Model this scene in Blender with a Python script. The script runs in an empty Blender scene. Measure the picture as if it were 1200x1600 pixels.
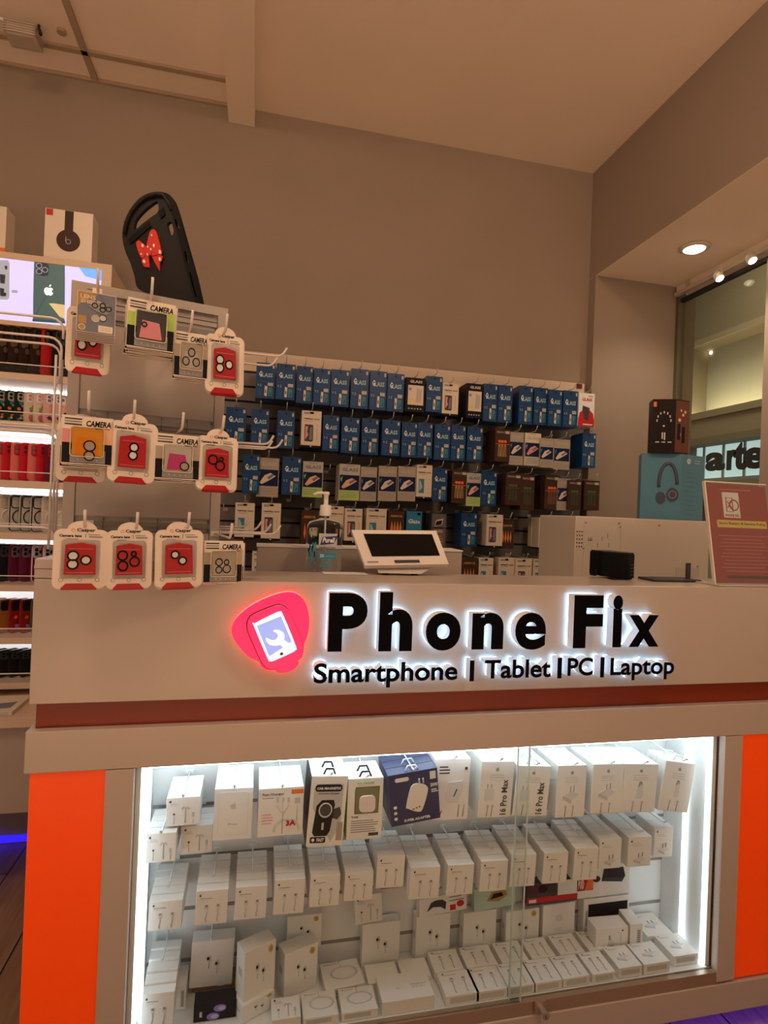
import bpy, bmesh, math, random
from mathutils import Vector, Matrix
random.seed(7)
SC = bpy.context.scene
COL = SC.collection
PI = math.pi
# ---------------------------------------------------------------- camera
F_PX = 896.5
YAW, PITCH, ROLL = math.radians(12.598), math.radians(.198), math.radians(2.257)
CAM = Vector((0, 0, 1.2551))
_f = Vector((math.sin(YAW)*math.cos(PITCH), math.cos(YAW)*math.cos(PITCH), math.sin(PITCH)))
_r = Vector((math.cos(YAW), -math.sin(YAW), 0))
_u = _r.cross(_f)
RT = math.cos(ROLL)*_r + math.sin(ROLL)*_u
UP = -math.sin(ROLL)*_r + math.cos(ROLL)*_u
cd = bpy.data.cameras.new('camera')
cd.sensor_fit = 'HORIZONTAL'; cd.sensor_width = 36; cd.lens = 36*F_PX/1200
cd.clip_start = .02; cd.clip_end = 100
cam = bpy.data.objects.new('camera', cd); COL.objects.link(cam)
m = Matrix((RT, UP, -_f)).transposed().to_4x4(); m.translation = CAM
cam.matrix_world = m
SC.camera = cam
# ---------------------------------------------------------------- light and exposure
SC.view_settings.view_transform = 'Standard'
SC.view_settings.look = 'None'
SC.view_settings.gamma = 1
SC.view_settings.exposure = 0.0
SC.view_settings.use_curve_mapping = False
w = bpy.data.worlds.new('hall_air'); SC.world = w; w.use_nodes = True
w.node_tree.nodes['Background'].inputs[0].default_value = (1.0, .73, .53, 1)
w.node_tree.nodes['Background'].inputs[1].default_value = .44
def lamp(name, kind, loc, aim, power, color, size=.1, spot=60, blend=.6):
    d = bpy.data.lights.new(name, kind); d.energy = power; d.color = color
    if kind == 'AREA': d.shape = 'DISK'; d.size = size
    else: d.shadow_soft_size = size
    if kind == 'SPOT': d.spot_size = math.radians(spot); d.spot_blend = blend
    o = bpy.data.objects.new(name, d); COL.objects.link(o); o.location = loc
    o.rotation_euler = (Vector(aim)-Vector(loc)).to_track_quat('-Z', 'Y').to_euler()
    return o
WARM = (1.0, .685, .465)
lamp('unseen_lamp_light', 'AREA', (-.9, .5, 2.95), (-.3, 1.3, 0.9), 11, WARM, .35)
lamp('unseen_lamp_light', 'AREA', (1.0, .1, 2.95), (1.0, 1.8, 1.0), 13, WARM, .4)
for x, y, p in ((.2, -.75, 600), (-1.6, -1.6, 980), (1.6, -1.9, 850), (-.3, -3.2, 900)):  # unseen spots added to bounce light off the floor onto the ceiling
    lamp('unseen_lamp_light', 'SPOT', (x, y, 2.95), (x, y-.25, 0), p, WARM, .15, 62, .5)
# ---------------------------------------------------------------- pixel rays
def ray(px, py): return _f + RT*((px-600)/F_PX) - UP*((py-800)/F_PX)
def atP(px, py, p, n):
    d = ray(px, py); return CAM + d*((Vector(p)-CAM).dot(n)/d.dot(n))
def atY(px, py, y): return atP(px, py, (0, y, 0), Vector((0, 1, 0)))
def atX(px, py, x): return atP(px, py, (x, 0, 0), Vector((1, 0, 0)))
def atZ(px, py, z): return atP(px, py, (0, 0, z), Vector((0, 0, 1)))
# ---------------------------------------------------------------- materials
MATS = {}
def mat(name, c, rough=.5, metal=0, emit=None, es=1.0, noise=0, nscale=20, coat=0, spec=.5):
    if name in MATS: return MATS[name]
    m = bpy.data.materials.new(name); m.use_nodes = True
    nt = m.node_tree; b = nt.nodes['Principled BSDF']
    b.inputs['Base Color'].default_value = (*c, 1)
    b.inputs['Roughness'].default_value = rough
    b.inputs['Metallic'].default_value = metal
    b.inputs['Coat Weight'].default_value = coat
    b.inputs['Specular IOR Level'].default_value = spec
    if emit:
        b.inputs['Emission Color'].default_value = (*emit, 1)
        b.inputs['Emission Strength'].default_value = es
    if noise:
        tc = nt.nodes.new('ShaderNodeTexCoord'); n = nt.nodes.new('ShaderNodeTexNoise')
        n.inputs['Scale'].default_value = nscale; n.inputs['Detail'].default_value = 4
        r = nt.nodes.new('ShaderNodeValToRGB')
        r.color_ramp.elements[0].position = .3; r.color_ramp.elements[1].position = .7
        r.color_ramp.elements[0].color = (*[x*(1-noise) for x in c], 1)
        r.color_ramp.elements[1].color = (*[min(1, x*(1+noise)) for x in c], 1)
        nt.links.new(tc.outputs['Object'], n.inputs['Vector'])
        nt.links.new(n.outputs['Fac'], r.inputs['Fac'])
        nt.links.new(r.outputs['Color'], b.inputs['Base Color'])
    MATS[name] = m; return m
def glassmat(name, tint=(1, 1, 1), gloss=.06, rough=.02):
    m = bpy.data.materials.new(name); m.use_nodes = True
    nt = m.node_tree; nt.nodes.clear()
    o = nt.nodes.new('ShaderNodeOutputMaterial'); mx = nt.nodes.new('ShaderNodeMixShader')
    t = nt.nodes.new('ShaderNodeBsdfTransparent'); g = nt.nodes.new('ShaderNodeBsdfGlossy')
    lw = nt.nodes.new('ShaderNodeLayerWeight'); lw.inputs['Blend'].default_value = .08
    ad = nt.nodes.new('ShaderNodeMath'); ad.operation = 'MULTIPLY_ADD'
    ad.inputs[1].default_value = .6; ad.inputs[2].default_value = gloss; ad.use_clamp = True
    t.inputs['Color'].default_value = (*tint, 1); g.inputs['Roughness'].default_value = rough
    nt.links.new(lw.outputs['Fresnel'], ad.inputs[0]); nt.links.new(ad.outputs[0], mx.inputs[0])
    nt.links.new(t.outputs[0], mx.inputs[1]); nt.links.new(g.outputs[0], mx.inputs[2])
    nt.links.new(mx.outputs[0], o.inputs[0]); MATS[name] = m; return m
def wood(name, c1, c2):
    m = mat(name, c1, .35); nt = m.node_tree; b = nt.nodes['Principled BSDF']
    tc = nt.nodes.new('ShaderNodeTexCoord'); mp = nt.nodes.new('ShaderNodeMapping')
    mp.inputs['Rotation'].default_value = (0, 0, PI/2)
    br = nt.nodes.new('ShaderNodeTexBrick'); br.inputs['Scale'].default_value = 1
    br.inputs['Brick Width'].default_value = 1.5; br.inputs['Row Height'].default_value = .16
    br.inputs['Mortar Size'].default_value = .0025
    br.inputs['Color1'].default_value = (*c1, 1); br.inputs['Color2'].default_value = (*c2, 1)
    br.inputs['Mortar'].default_value = (.02, .01, .006, 1)
    mp2 = nt.nodes.new('ShaderNodeMapping'); mp2.inputs['Scale'].default_value = (30, 2, 2)
    no = nt.nodes.new('ShaderNodeTexNoise'); no.inputs['Scale'].default_value = 3; no.inputs['Detail'].default_value = 6
    mx = nt.nodes.new('ShaderNodeMix'); mx.data_type = 'RGBA'; mx.blend_type = 'MULTIPLY'; mx.inputs[0].default_value = .7
    L = nt.links.new
    L(tc.outputs['Object'], mp.inputs[0]); L(mp.outputs[0], br.inputs[0]); L(tc.outputs['Object'], mp2.inputs[0])
    L(mp2.outputs[0], no.inputs[0]); L(br.outputs[0], mx.inputs[6]); L(no.outputs[0], mx.inputs[7]); L(mx.outputs[2], b.inputs[0])
    return m
WALL = mat('wall_paint', (.32, .25, .195), .85, noise=.03, nscale=3)
CEIL = mat('ceiling_paint', (.90, .76, .63), .9, noise=.02, nscale=3)
WHITE = mat('white_laminate', (.49, .42, .365), .28, noise=.015, nscale=2)
CARD = mat('white_card', (.86, .84, .82), .45)
METAL = mat('white_metal', (.80, .76, .72), .3)
# ---------------------------------------------------------------- mesh builder
class MB:
    def __init__(s): s.bm = bmesh.new(); s.ms = []
    def mi(s, m):
        if m not in s.ms: s.ms.append(m)
        return s.ms.index(m)
    def box(s, x0, x1, y0, y1, z0, z1, m, M=None, bev=0):
        r = bmesh.ops.create_cube(s.bm, size=1); v = r['verts']
        T = Matrix.Translation(((x0+x1)/2, (y0+y1)/2, (z0+z1)/2)) @ Matrix.Diagonal((abs(x1-x0), abs(y1-y0), abs(z1-z0), 1))
        bmesh.ops.transform(s.bm, matrix=T, verts=v)
        i = s.mi(m); fs = list({f for a in v for f in a.link_faces})
        if bev:
            e = list({e for a in v for e in a.link_edges})
            rb = bmesh.ops.bevel(s.bm, geom=e, offset=bev, segments=2, affect='EDGES', profile=.5)
            fs = list({f for f in rb['faces']} | {f for f in fs if f.is_valid}); v = list({a for f in fs for a in f.verts})
        for f in fs: f.material_index = i
        if M is not None: bmesh.ops.transform(s.bm, matrix=M, verts=v)
        return v
    def face(s, pts, m):
        f = s.bm.faces.new([s.bm.verts.new(p) for p in pts]); f.material_index = s.mi(m); return f
    def prism(s, pts, off, m, side=None):
        """closed polygon of 3-D points pushed along off, capped both ends"""
        off = Vector(off); a = [s.bm.verts.new(p) for p in pts]; b = [s.bm.verts.new(Vector(p)+off) for p in pts]
        i = s.mi(m); j = s.mi(side or m); n = len(a)
        f = s.bm.faces.new(a); f.material_index = i; g = s.bm.faces.new(b[::-1]); g.material_index = i
        for k in range(n):
            q = s.bm.faces.new([a[k], b[k], b[(k+1) % n], a[(k+1) % n]]); q.material_index = j
    def cyl(s, p0, p1, r0, m, r1=None, seg=16):
        p0 = Vector(p0); p1 = Vector(p1); d = p1-p0
        r = bmesh.ops.create_cone(s.bm, cap_ends=True, segments=seg, radius1=r0, radius2=r0 if r1 is None else r1, depth=d.length)
        T = Matrix.Translation((p0+p1)/2) @ d.to_track_quat('Z', 'Y').to_matrix().to_4x4()
        bmesh.ops.transform(s.bm, matrix=T, verts=r['verts']); i = s.mi(m)
        for f in {f for v in r['verts'] for f in v.link_faces}: f.material_index = i
    def tube(s, pts, r, m, seg=6, closed=False):
        pts = [Vector(p) for p in pts]; n = len(pts); rings = []; i = s.mi(m); up = None
        for k in range(n):
            if closed: t = pts[(k+1) % n]-pts[k-1]
            else: t = pts[min(k+1, n-1)]-pts[max(k-1, 0)]
            t.normalize()
            if up is None: up = t.orthogonal().normalized()
            else: up = (up - t*up.dot(t)).normalized()
            bi = t.cross(up)
            rings.append([s.bm.verts.new(pts[k]+(up*math.cos(a)+bi*math.sin(a))*r) for a in [2*PI*q/seg for q in range(seg)]])
        for k in range(n if closed else n-1):
            A, B = rings[k], rings[(k+1) % n]
            for q in range(seg):
                f = s.bm.faces.new([A[q], A[(q+1) % seg], B[(q+1) % seg], B[q]]); f.material_index = i; f.smooth = True
        if not closed:
            for R in (rings[0][::-1], rings[-1]):
                f = s.bm.faces.new(R); f.material_index = i
    def ring(s, c, r, t, m, ax='y', seg=24, sx=1):
        c = Vector(c); P = []
        for k in range(seg):
            a = 2*PI*k/seg; u, v = r*math.cos(a)*sx, r*math.sin(a)
            P.append(c+(Vector((u, 0, v)) if ax == 'y' else Vector((u, v, 0)) if ax == 'z' else Vector((0, u, v))))
        s.tube(P, t, m, 6, True)
    def disc(s, c, r, m, th=.0005, ax='y', seg=20, sx=1):
        c = Vector(c); P = []
        for k in range(seg):
            a = 2*PI*k/seg; u, v = r*math.cos(a)*sx, r*math.sin(a)
            P.append(c+(Vector((u, 0, v)) if ax == 'y' else Vector((u, v, 0)) if ax == 'z' else Vector((0, u, v))))
        s.prism(P, {'y': (0, -th, 0), 'z': (0, 0, th), 'x': (-th, 0, 0)}[ax], m)
    def lathe(s, prof, m, seg=20, M=None):
        rings = []; i = s.mi(m); vs = []
        for r, z in prof:
            R = [s.bm.verts.new((r*math.cos(2*PI*k/seg), r*math.sin(2*PI*k/seg), z)) for k in range(seg)]; rings.append(R); vs += R
        for A, B in zip(rings, rings[1:]):
            for k in range(seg):
                f = s.bm.faces.new([A[k], A[(k+1) % seg], B[(k+1) % seg], B[k]]); f.material_index = i; f.smooth = True
        for R in (rings[0][::-1], rings[-1]):
            f = s.bm.faces.new(R); f.material_index = i
        if M is not None: bmesh.ops.transform(s.bm, matrix=M, verts=vs)
    def text(s, txt, m, x0, x1, z0, z1, y, th=.0004, bold=0, M=None, res=2, fit=True, shear=0):
        """lettering standing in the x-z plane, its outline fitted to the box x0..x1, z0..z1, its face at y-th"""
        vv, ff = glyphs(txt, bold, res, shear); i = s.mi(m)
        ax = min(v[0] for v in vv); bx = max(v[0] for v in vv); ay = min(v[1] for v in vv); by = max(v[1] for v in vv)
        sx = (x1-x0)/(bx-ax); sz = (z1-z0)/(by-ay)
        vs = []
        for a, b, c in vv:
            q = Vector((x0+(a-ax)*sx, y-th if c > 0 else y, z0+(b-ay)*sz))
            if M is not None: q = M @ q
            vs.append(s.bm.verts.new(q))
        for f in ff:
            try: g = s.bm.faces.new([vs[k] for k in f]); g.material_index = i
            except ValueError: pass
    def build(s, name, parent=None, loc=None, smooth=False, M=None):
        if M is not None: bmesh.ops.transform(s.bm, matrix=M, verts=s.bm.verts[:])
        bmesh.ops.recalc_face_normals(s.bm, faces=s.bm.faces[:])
        me = bpy.data.meshes.new(name); s.bm.to_mesh(me); s.bm.free()
        for m in s.ms: me.materials.append(m)
        if smooth:
            for p in me.polygons: p.use_smooth = True
        o = bpy.data.objects.new(name, me); COL.objects.link(o)
        if parent is not None: o.parent = parent
        if loc is not None: o.location = loc
        return o
_G = {}
def glyphs(txt, bold, res, shear=0):
    k = (txt, bold, res, shear)
    if k not in _G:
        c = bpy.data.curves.new('t', 'FONT'); c.body = txt; c.offset = bold; c.extrude = .5
        c.resolution_u = res; c.shear = shear
        o = bpy.data.objects.new('t', c); COL.objects.link(o)
        bpy.context.view_layer.update()
        me = o.to_mesh()
        _G[k] = ([tuple(v.co) for v in me.vertices], [tuple(p.vertices) for p in me.polygons])
        o.to_mesh_clear(); bpy.data.objects.remove(o); bpy.data.curves.remove(c)
    return _G[k]
def tag(o, label, cat, group=None, kind=None):
    o['label'] = label; o['category'] = cat
    if group: o['group'] = group
    if kind: o['kind'] = kind
    return o
def struct(mb, name, label=None):
    o = mb.build(name); o['kind'] = 'structure'
    if label: o['label'] = label
    return o
def empty(name, loc=(0, 0, 0), rz=0, rx=0, ry=0):
    o = bpy.data.objects.new(name, None); COL.objects.link(o); o.location = loc
    o.rotation_euler = (rx, ry, rz); o.empty_display_size = .05; return o
def dup(o, parent=None):
    c = o.copy(); COL.objects.link(c)
    if parent is not None: c.parent = parent
    for ch in o.children: dup(ch, c)
    return c
def cat_rom(P, n=6):
    out = []; N = len(P)
    for i in range(N):
        p0, p1, p2, p3 = [Vector(P[(i+k-1) % N]) for k in range(4)]
        for j in range(n):
            t = j/n
            out.append(.5*((2*p1)+(p2-p0)*t+(2*p0-5*p1+4*p2-p3)*t*t+(3*p1-p0-3*p2+p3)*t**3))
    return out
def rrect(w, h, r, n=5):
    P = []
    for cx, cz, a0 in ((w/2-r, h/2-r, 0), (-w/2+r, h/2-r, PI/2), (-w/2+r, -h/2+r, PI), (w/2-r, -h/2+r, 1.5*PI)):
        for k in range(n+1):
            a = a0+PI/2*k/n; P.append((cx+r*math.cos(a), cz+r*math.sin(a)))
    return P
ORD = 'first second third fourth fifth sixth seventh eighth ninth tenth eleventh twelfth thirteenth fourteenth fifteenth sixteenth seventeenth eighteenth nineteenth twentieth twenty-first twenty-second twenty-third'.split()
# ================================================================ the room
FZ = -.06; YB = 2.65; XR = 1.6224; ZC = 3.0447; ZS = 2.4977; YP = 2.5912; XG = 2.1127
b = MB(); b.box(-4, 8, -1.2, 7, FZ-.05, FZ, wood('wood_planks', (.52, .31, .17), (.42, .25, .14))); struct(b, 'floor')
b = MB(); b.box(-7, 8, -9, -1.2, FZ-.05, FZ, mat('hall_bounce_tiles', (.78, .72, .64), .4, noise=.03)); struct(b, 'floor_hall')  # unseen floor behind the camera, made pale to bounce light upward
b = MB(); b.box(-7, 8, -9, -8.9, FZ, 3.4, mat('hall_wall_pale', (.6, .52, .44), .8, noise=.02)); struct(b, 'wall_front')
b = MB(); b.box(-4, XR+.0, YB, YB+.12, FZ, ZC+.1, WALL); struct(b, 'wall_back')
b = MB(); b.box(XR, XR+.12, -1.5, YB+.12, ZS, ZC+.1, WALL); struct(b, 'wall_right', 'bulkhead wall above the lower ceiling on the right')
b = MB(); b.box(XR-.0, XG+.1, YP, YP+.15, FZ, ZS-.001, WALL); struct(b, 'wall_right_pier')
b = MB(); b.box(-4, XR+.12, -1.5, YB+.12, ZC, ZC+.08, CEIL); struct(b, 'ceiling')
b = MB(); b.box(XR+.121, XG+.06, -1.5, YP+.1, ZS, ZS+.06, CEIL)
b.box(XR, XR+.121, -1.5, YP+.1, ZS-.001, ZS, CEIL); struct(b, 'ceiling_soffit')
# dropped boxed beam
x0 = atY(357, 190, YB).x; x1 = atY(398, 197, YB).x
b = MB(); b.box(x0, x1, -1.5, YB, ZC-.075, ZC, CEIL); struct(b, 'trim_1', 'boxed ceiling beam running to the back wall')
# suspended tile grid left of the beam
TG = mat('tile_grid', (.42, .31, .22), .6)
b = MB()
for p in ((147, 118), ):
    gx = atZ(*p, ZC).x
    for k in range(0, 5): b.box(gx-k*.61-.012, gx-k*.61+.012, -1.5, YB, ZC-.012, ZC, TG)
gy = atZ(200, 92, ZC).y
for k in range(6): b.box(-4, x0, gy-k*.61-.012, gy-k*.61+.012, ZC-.012, ZC, TG)
b.box(-4, x0, YB-.015, YB, ZC-.014, ZC, TG)
struct(b, 'trim_2', 'grid of the suspended tile ceiling')
# recessed downlight in the low ceiling
LAMPON = mat('lamp_lens', (1, .95, .85), .3, emit=(1.0, .80, .52), es=14)
c = atZ(1085, 386, ZS)
t = empty('recessed_downlight', (c.x, c.y, ZS)); tag(t, 'round recessed downlight glowing in the low ceiling on the right', 'ceiling light')
b = MB(); b.lathe([(.062, -.001), (.062, -.006), (.05, -.010), (.046, -.012), (.043, -.004), (.043, -.001)], mat('lamp_trim', (.75, .68, .6), .35), 32); b.build('trim_ring', t)
b = MB(); b.lathe([(.001, -.020), (.030, -.019), (.042, -.012), (.042, -.002)], LAMPON, 32); b.build('lens', t, smooth=True)
lamp('downlight_light', 'SPOT', (c.x, c.y, ZS-.03), (c.x, c.y+.05, 0), 14, (1, .8, .58), .04, 120, .8)
# track with two pin spots along the window head
TRK = mat('track_black', (.02, .02, .02), .5)
yy0 = atX(1062, 458, XG).y; zt = 2.44
TRW = mat('track_white', (.55, .47, .38), .5)
t = empty('light_track', (XG-.03, 1.5, zt)); tag(t, 'pale lighting track running along the head of the shop window', 'light track')
b = MB(); b.box(-.012, .012, -1.4, yy0-1.5-.01, .0, .018, TRW); b.build('rail', t)
for y in (.1, .5, 1.0):
    b = MB(); b.box(-.006, .006, y-.006, y+.006, .018, ZS-zt, TRW); b.build('hanger', t)
for i, (px, py) in enumerate(((1124, 434), (1175, 406))):
    c = atX(px, py, XG-.08)
    t = empty('pin_spotlight', c); tag(t, ('small glowing pin spotlight below the track, nearer the corner', 'small glowing pin spotlight below the track, at the photo edge')[i], 'spotlight', 'pin spotlights by the window')
    b = MB(); b.lathe([(.012, .03), (.019, .024), (.021, .0), (.019, -.006)], mat('spot_body', (.75, .7, .62), .3), 20, Matrix.Rotation(math.radians(-35), 4, 'X')); b.build('housing', t, smooth=True)
    b = MB(); b.lathe([(.001, -.012), (.012, -.0115), (.017, -.0065)], LAMPON, 20, Matrix.Rotation(math.radians(-35), 4, 'X')); b.build('bulb', t, smooth=True)
    b = MB(); b.tube([(math.cos(a)*.021, 0, math.sin(a)*.042) for a in [PI*k/12 for k in range(13)]], .0022, mat('spot_wire', (.7, .68, .6), .3))
    b.tube([(0, 0, .042), (.02, 0, zt-c.z), ], .0025, METAL); b.build('bracket', t)
    lamp('pin_spot_light', 'SPOT', c+Vector((-.01, -.01, -.02)), (c.x-.25, c.y-.4, 1.0), 5, (1, .82, .6), .02, 80, .7)
# wall lamp fitting, top left
c = atZ(37, 50, ZC-.05)
t = empty('ceiling_flood_lamp', (c.x, c.y, ZC-.013)); tag(t, 'unlit lamp with ribbed glass block on a bracket under the tiles', 'ceiling light')
b = MB()
RG = mat('ribbed_glass', (.5, .42, .34), .25)
b.box(-.05, .05, -.04, .04, -.075, -.03, RG, bev=.01)
for k in range(5): b.box(-.053, .053, -.043, .043, -.072+k*.009, -.068+k*.009, RG)
b.build('glass_block', t)
b = MB(); b.box(-.16, .04, -.02, .02, -.03, -.02, METAL, M=Matrix.Rotation(.1, 4, 'Y')); b.cyl((-.12, 0, -.02), (-.12, 0, 0), .02, METAL); b.build('bracket', t)
b = MB(); b.box(.03, .06, -.008, .008, -.034, -.020, TRK); b.cyl((.05, 0, -.02), (.05, 0, 0), .005, TRK); b.build('joint', t)
c = atZ(96, 47, ZC)
b = MB(); b.cyl((c.x, c.y, ZC-.012), (c.x, c.y, ZC), .016, TG); tag(b.build('ceiling_sensor'), 'tiny round sensor set in a ceiling tile at top left', 'sensor')
# shop window on the right and the hall beyond it
WIN = glassmat('window_glass', (.88, .90, .84), .02)
b = MB(); b.box(XG-.004, XG+.004, -.9, YP-.002, 0.95, zt-.03, WIN)
wf = MB(); wf.box(XG-.02, XG+.02, YP-.022, YP-.001, .95, zt+.02, mat('window_metal', (.18, .16, .10), .4, .5))
ym = atX(1197, 600, XG).y
wf.box(XG-.02, XG+.02, ym-.06, ym-.002, .95, zt-.03, mat('mullion', (.42, .33, .28), .5))
wf.box(XG-.012, XG+.012, -.9, YP-.022, zt-.03, zt-.012, TRK)
wf.box(XG-.03, XG+.05, -.9, YP-.001, FZ, .95, WALL)
wf.box(XG-.02, XG+.06, -.9, YP-.001, zt+.02, ZS, CEIL)
win = struct(b, 'window_1'); wfo = wf.build('window_frame', win)
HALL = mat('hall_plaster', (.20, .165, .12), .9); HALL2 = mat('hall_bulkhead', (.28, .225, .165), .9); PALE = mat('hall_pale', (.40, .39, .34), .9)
XH = 4.6
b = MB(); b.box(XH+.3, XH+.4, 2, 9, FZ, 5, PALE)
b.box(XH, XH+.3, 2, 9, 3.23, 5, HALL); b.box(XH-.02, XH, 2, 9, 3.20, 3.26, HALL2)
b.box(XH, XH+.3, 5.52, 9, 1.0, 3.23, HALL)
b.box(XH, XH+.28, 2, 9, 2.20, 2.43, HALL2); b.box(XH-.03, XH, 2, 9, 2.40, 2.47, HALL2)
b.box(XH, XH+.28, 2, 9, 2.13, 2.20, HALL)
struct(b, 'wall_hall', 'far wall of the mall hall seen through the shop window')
b = MB(); b.box(XG+.1, 8, -2, 9, 4.3, 4.4, HALL); struct(b, 'ceiling_hall')
COVE = mat('cove_light', (1, .9, .6), .5, emit=(1, .82, .50), es=26)
b = MB(); b.box(XH+.10, XH+.16, 3, 5.5, 2.432, 2.442, COVE); tag(b.build('cove_light_strip'), 'warm light strip hidden in the ledge across the hall', 'light strip')
lamp('hall_light', 'AREA', (3.6, 4.0, 4.0), (3.6, 4.3, 0), 38, (1, .88, .62), 1.2)
c = atX(1110, 551, XH+.29)
b = MB(); b.cyl((XH+.29, c.y, c.z), (XH+.3, c.y, c.z), .016, LAMPON); tag(b.build('hall_wall_light'), 'tiny lit lamp high on the pale hall wall', 'lamp')
# store sign across the hall: lit panes and dark letters
PANE = mat('lit_pane', (.6, .75, .8), .3, emit=(.52, .72, .78), es=.85); PF = mat('pane_frame', (.45, .48, .45), .5)
t = empty('store_window', (XH+.2, 4.9, 1.8)); tag(t, 'row of pale lit window panes behind the dark sign letters', 'window')
b = MB(); b.box(0, .01, -1.4, .75, -.02, .33, PANE); b.build('pane', t)
b = MB()
for k in range(8): b.box(-.012, 0, -1.4+k*.27, -1.372+k*.27, -.02, .33, PF)
b.box(-.02, .01, -1.4, .75, .33, .36, PF); b.box(-.02, .01, -1.4, .75, -.06, -.02, PF); b.build('frame', t)
b = MB(); b.box(XH+.0, XH+.28, 2, 9, 1.55, 1.72, HALL2); b.box(XH+.28, XH+.3, 2, 9, FZ, 1.55, PALE); struct(b, 'wall_hall_lower')
t = empty('store_sign', (XH+.05, 4.9, 1.8)); tag(t, 'dark raised store lettering reading arte across the hall', 'sign')
BLK = mat('sign_black', (.006, .006, .008), .35)
Mh = Matrix(((0, -1, 0, XH), (-1, 0, 0, 0), (0, 0, 1, 0), (0, 0, 0, 1)))
for ch, xa, xb, ya, yb in (('a', 1104, 1134, 705, 737), ('r', 1137, 1153, 702, 735), ('t', 1148, 1168, 690, 735), ('e', 1163, 1197, 697, 734)):
    p = atX(xa, yb, XH); q = atX(xb, ya, XH)
    b = MB(); b.text(ch, BLK, -p.y, -q.y, p.z, q.z, 0, .02, bold=.035, res=4, M=Matrix(((0, 1, 0, XH), (-1, 0, 0, 0), (0, 0, 1, 0), (0, 0, 0, 1))))
    o = b.build('letter', t); o.location = (-(XH+.05), -4.9, -1.8)

# ================================================================ the counter
Y0 = 1.25; ORG = mat('orange_laminate_glow', (.95, .085, .002), .32, noise=.03, nscale=2, emit=(1.0, .045, 0), es=.20); ORD_ = mat('recess_orange', (.23, .024, .003), .4)  # small emission added to the panels to lift their orange
XL = -.42; XE = 2.05
GRV = mat('dark_joint', (.12, .09, .07), .6)
cab = empty('service_counter', (.8, Y0, FZ)); tag(cab, 'long white service counter with an orange recessed band and a lit glass showcase', 'counter')
def part(name, parent, mm, *boxes, bev=0):
    b = MB()
    for q in boxes: b.box(q[0]-.8, q[1]-.8, q[2]-Y0, q[3]-Y0, q[4]-FZ, q[5]-FZ, mm, bev=bev)
    return b.build(name, parent)
part('countertop', cab, WHITE, (XL, XE, Y0, 1.46, .853, 1.101), bev=.002)
part('recessed_band', cab, ORD_, (XL+.008, XE, Y0+.018, 1.46, .80, .853))
part('ledge', cab, WHITE, (XL-.004, XE, Y0-.001, 1.47, .717, .7995), bev=.002)
BZ = 0.0
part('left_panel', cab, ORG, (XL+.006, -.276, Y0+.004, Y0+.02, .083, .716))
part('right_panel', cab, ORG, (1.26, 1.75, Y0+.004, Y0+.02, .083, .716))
part('stile', cab, WHITE, (-.275, -.2215, Y0, Y0+.02, .083, .716)); part('stile', cab, WHITE, (1.206, 1.259, Y0, Y0+.02, .083, .716))
part('side_panel', cab, WHITE, (XL, XL+.012, Y0+.021, 1.46, .083, .716))
part('base_rail', cab, WHITE, (XL-.002, XE, Y0-.001, 1.47, BZ, .0755), bev=.002)
part('showcase_track', cab, mat('track_metal', (.42, .33, .26), .35, .6), (-.2205, 1.205, Y0+.002, Y0+.026, .0757, .107))
part('plinth', cab, mat('plinth_violet_glow', (.15, .08, .3), .6), (XL+.05, XE, Y0+.06, 1.46, FZ, BZ-.001))  # violet of the LED glow put into the plinth's own colour
SHW = mat('showcase_white', (.80, .80, .80), .4)
part('showcase_back', cab, SHW, (-.2205, 1.205, 1.452, 1.47, .083, .716))
sb = MB(); G2 = mat('slat_groove', (.30, .29, .27), .35, .4)
for z in (.16, .285, .41, .535, .655): sb.box(-.22-.8, 1.204-.8, 1.4505-Y0, 1.452-Y0, z-.004-FZ, z+.004-FZ, G2)
sb.build('slat_groove', cab)
part('showcase_side', cab, SHW, (-.2215, -.2115, Y0+.027, 1.451, .083, .716)); part('showcase_side', cab, SHW, (1.194, 1.205, Y0+.027, 1.451, .083, .716))
part('showcase_floor', cab, SHW, (-.211, 1.193, Y0+.020, 1.451, .09, .108))
part('showcase_ceiling', cab, SHW, (-.211, 1.193, Y0+.021, 1.451, .708, .716))
LED = mat('led_strip', (1, 1, 1), .4, emit=(.80, .93, 1.0), es=3.6); LEDT = mat('led_strip_top', (1, 1, 1), .4, emit=(.80, .93, 1.0), es=8.5)
for xa in (-.2105, 1.186):
    for y in (1.285, 1.362):
        part('led_tube', cab, LED, (xa, xa+.007, y-.004, y+.004, .110, .706))
part('led_tube', cab, LEDT, (-.20, 1.18, 1.288, 1.297, .699, .7075))
part('led_tube', cab, LEDT, (-.20, 1.18, 1.40, 1.408, .700, .7075))
SG = glassmat('showcase_glass', (.96, .985, .975), .012)
EDG = mat('glass_edge', (.55, .68, .63), .15)
for k, (xa, xb, y) in enumerate(((-.2205, .66, Y0+.006), (.635, 1.205, Y0+.015))):
    b = MB(); b.box(xa-.8, xb-.8, y-Y0, y+.004-Y0, .107-FZ, .7155-FZ, SG)
    e = b.build('sliding_glass_door', cab)
    b = MB()
    xe = xb if k == 0 else xa
    b.box(xe-.8-.0012, xe-.8+.0012, y-Y0-.0002, y+.0042-Y0, .107-FZ, .7155-FZ, EDG); b.build('edge', e)
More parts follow.
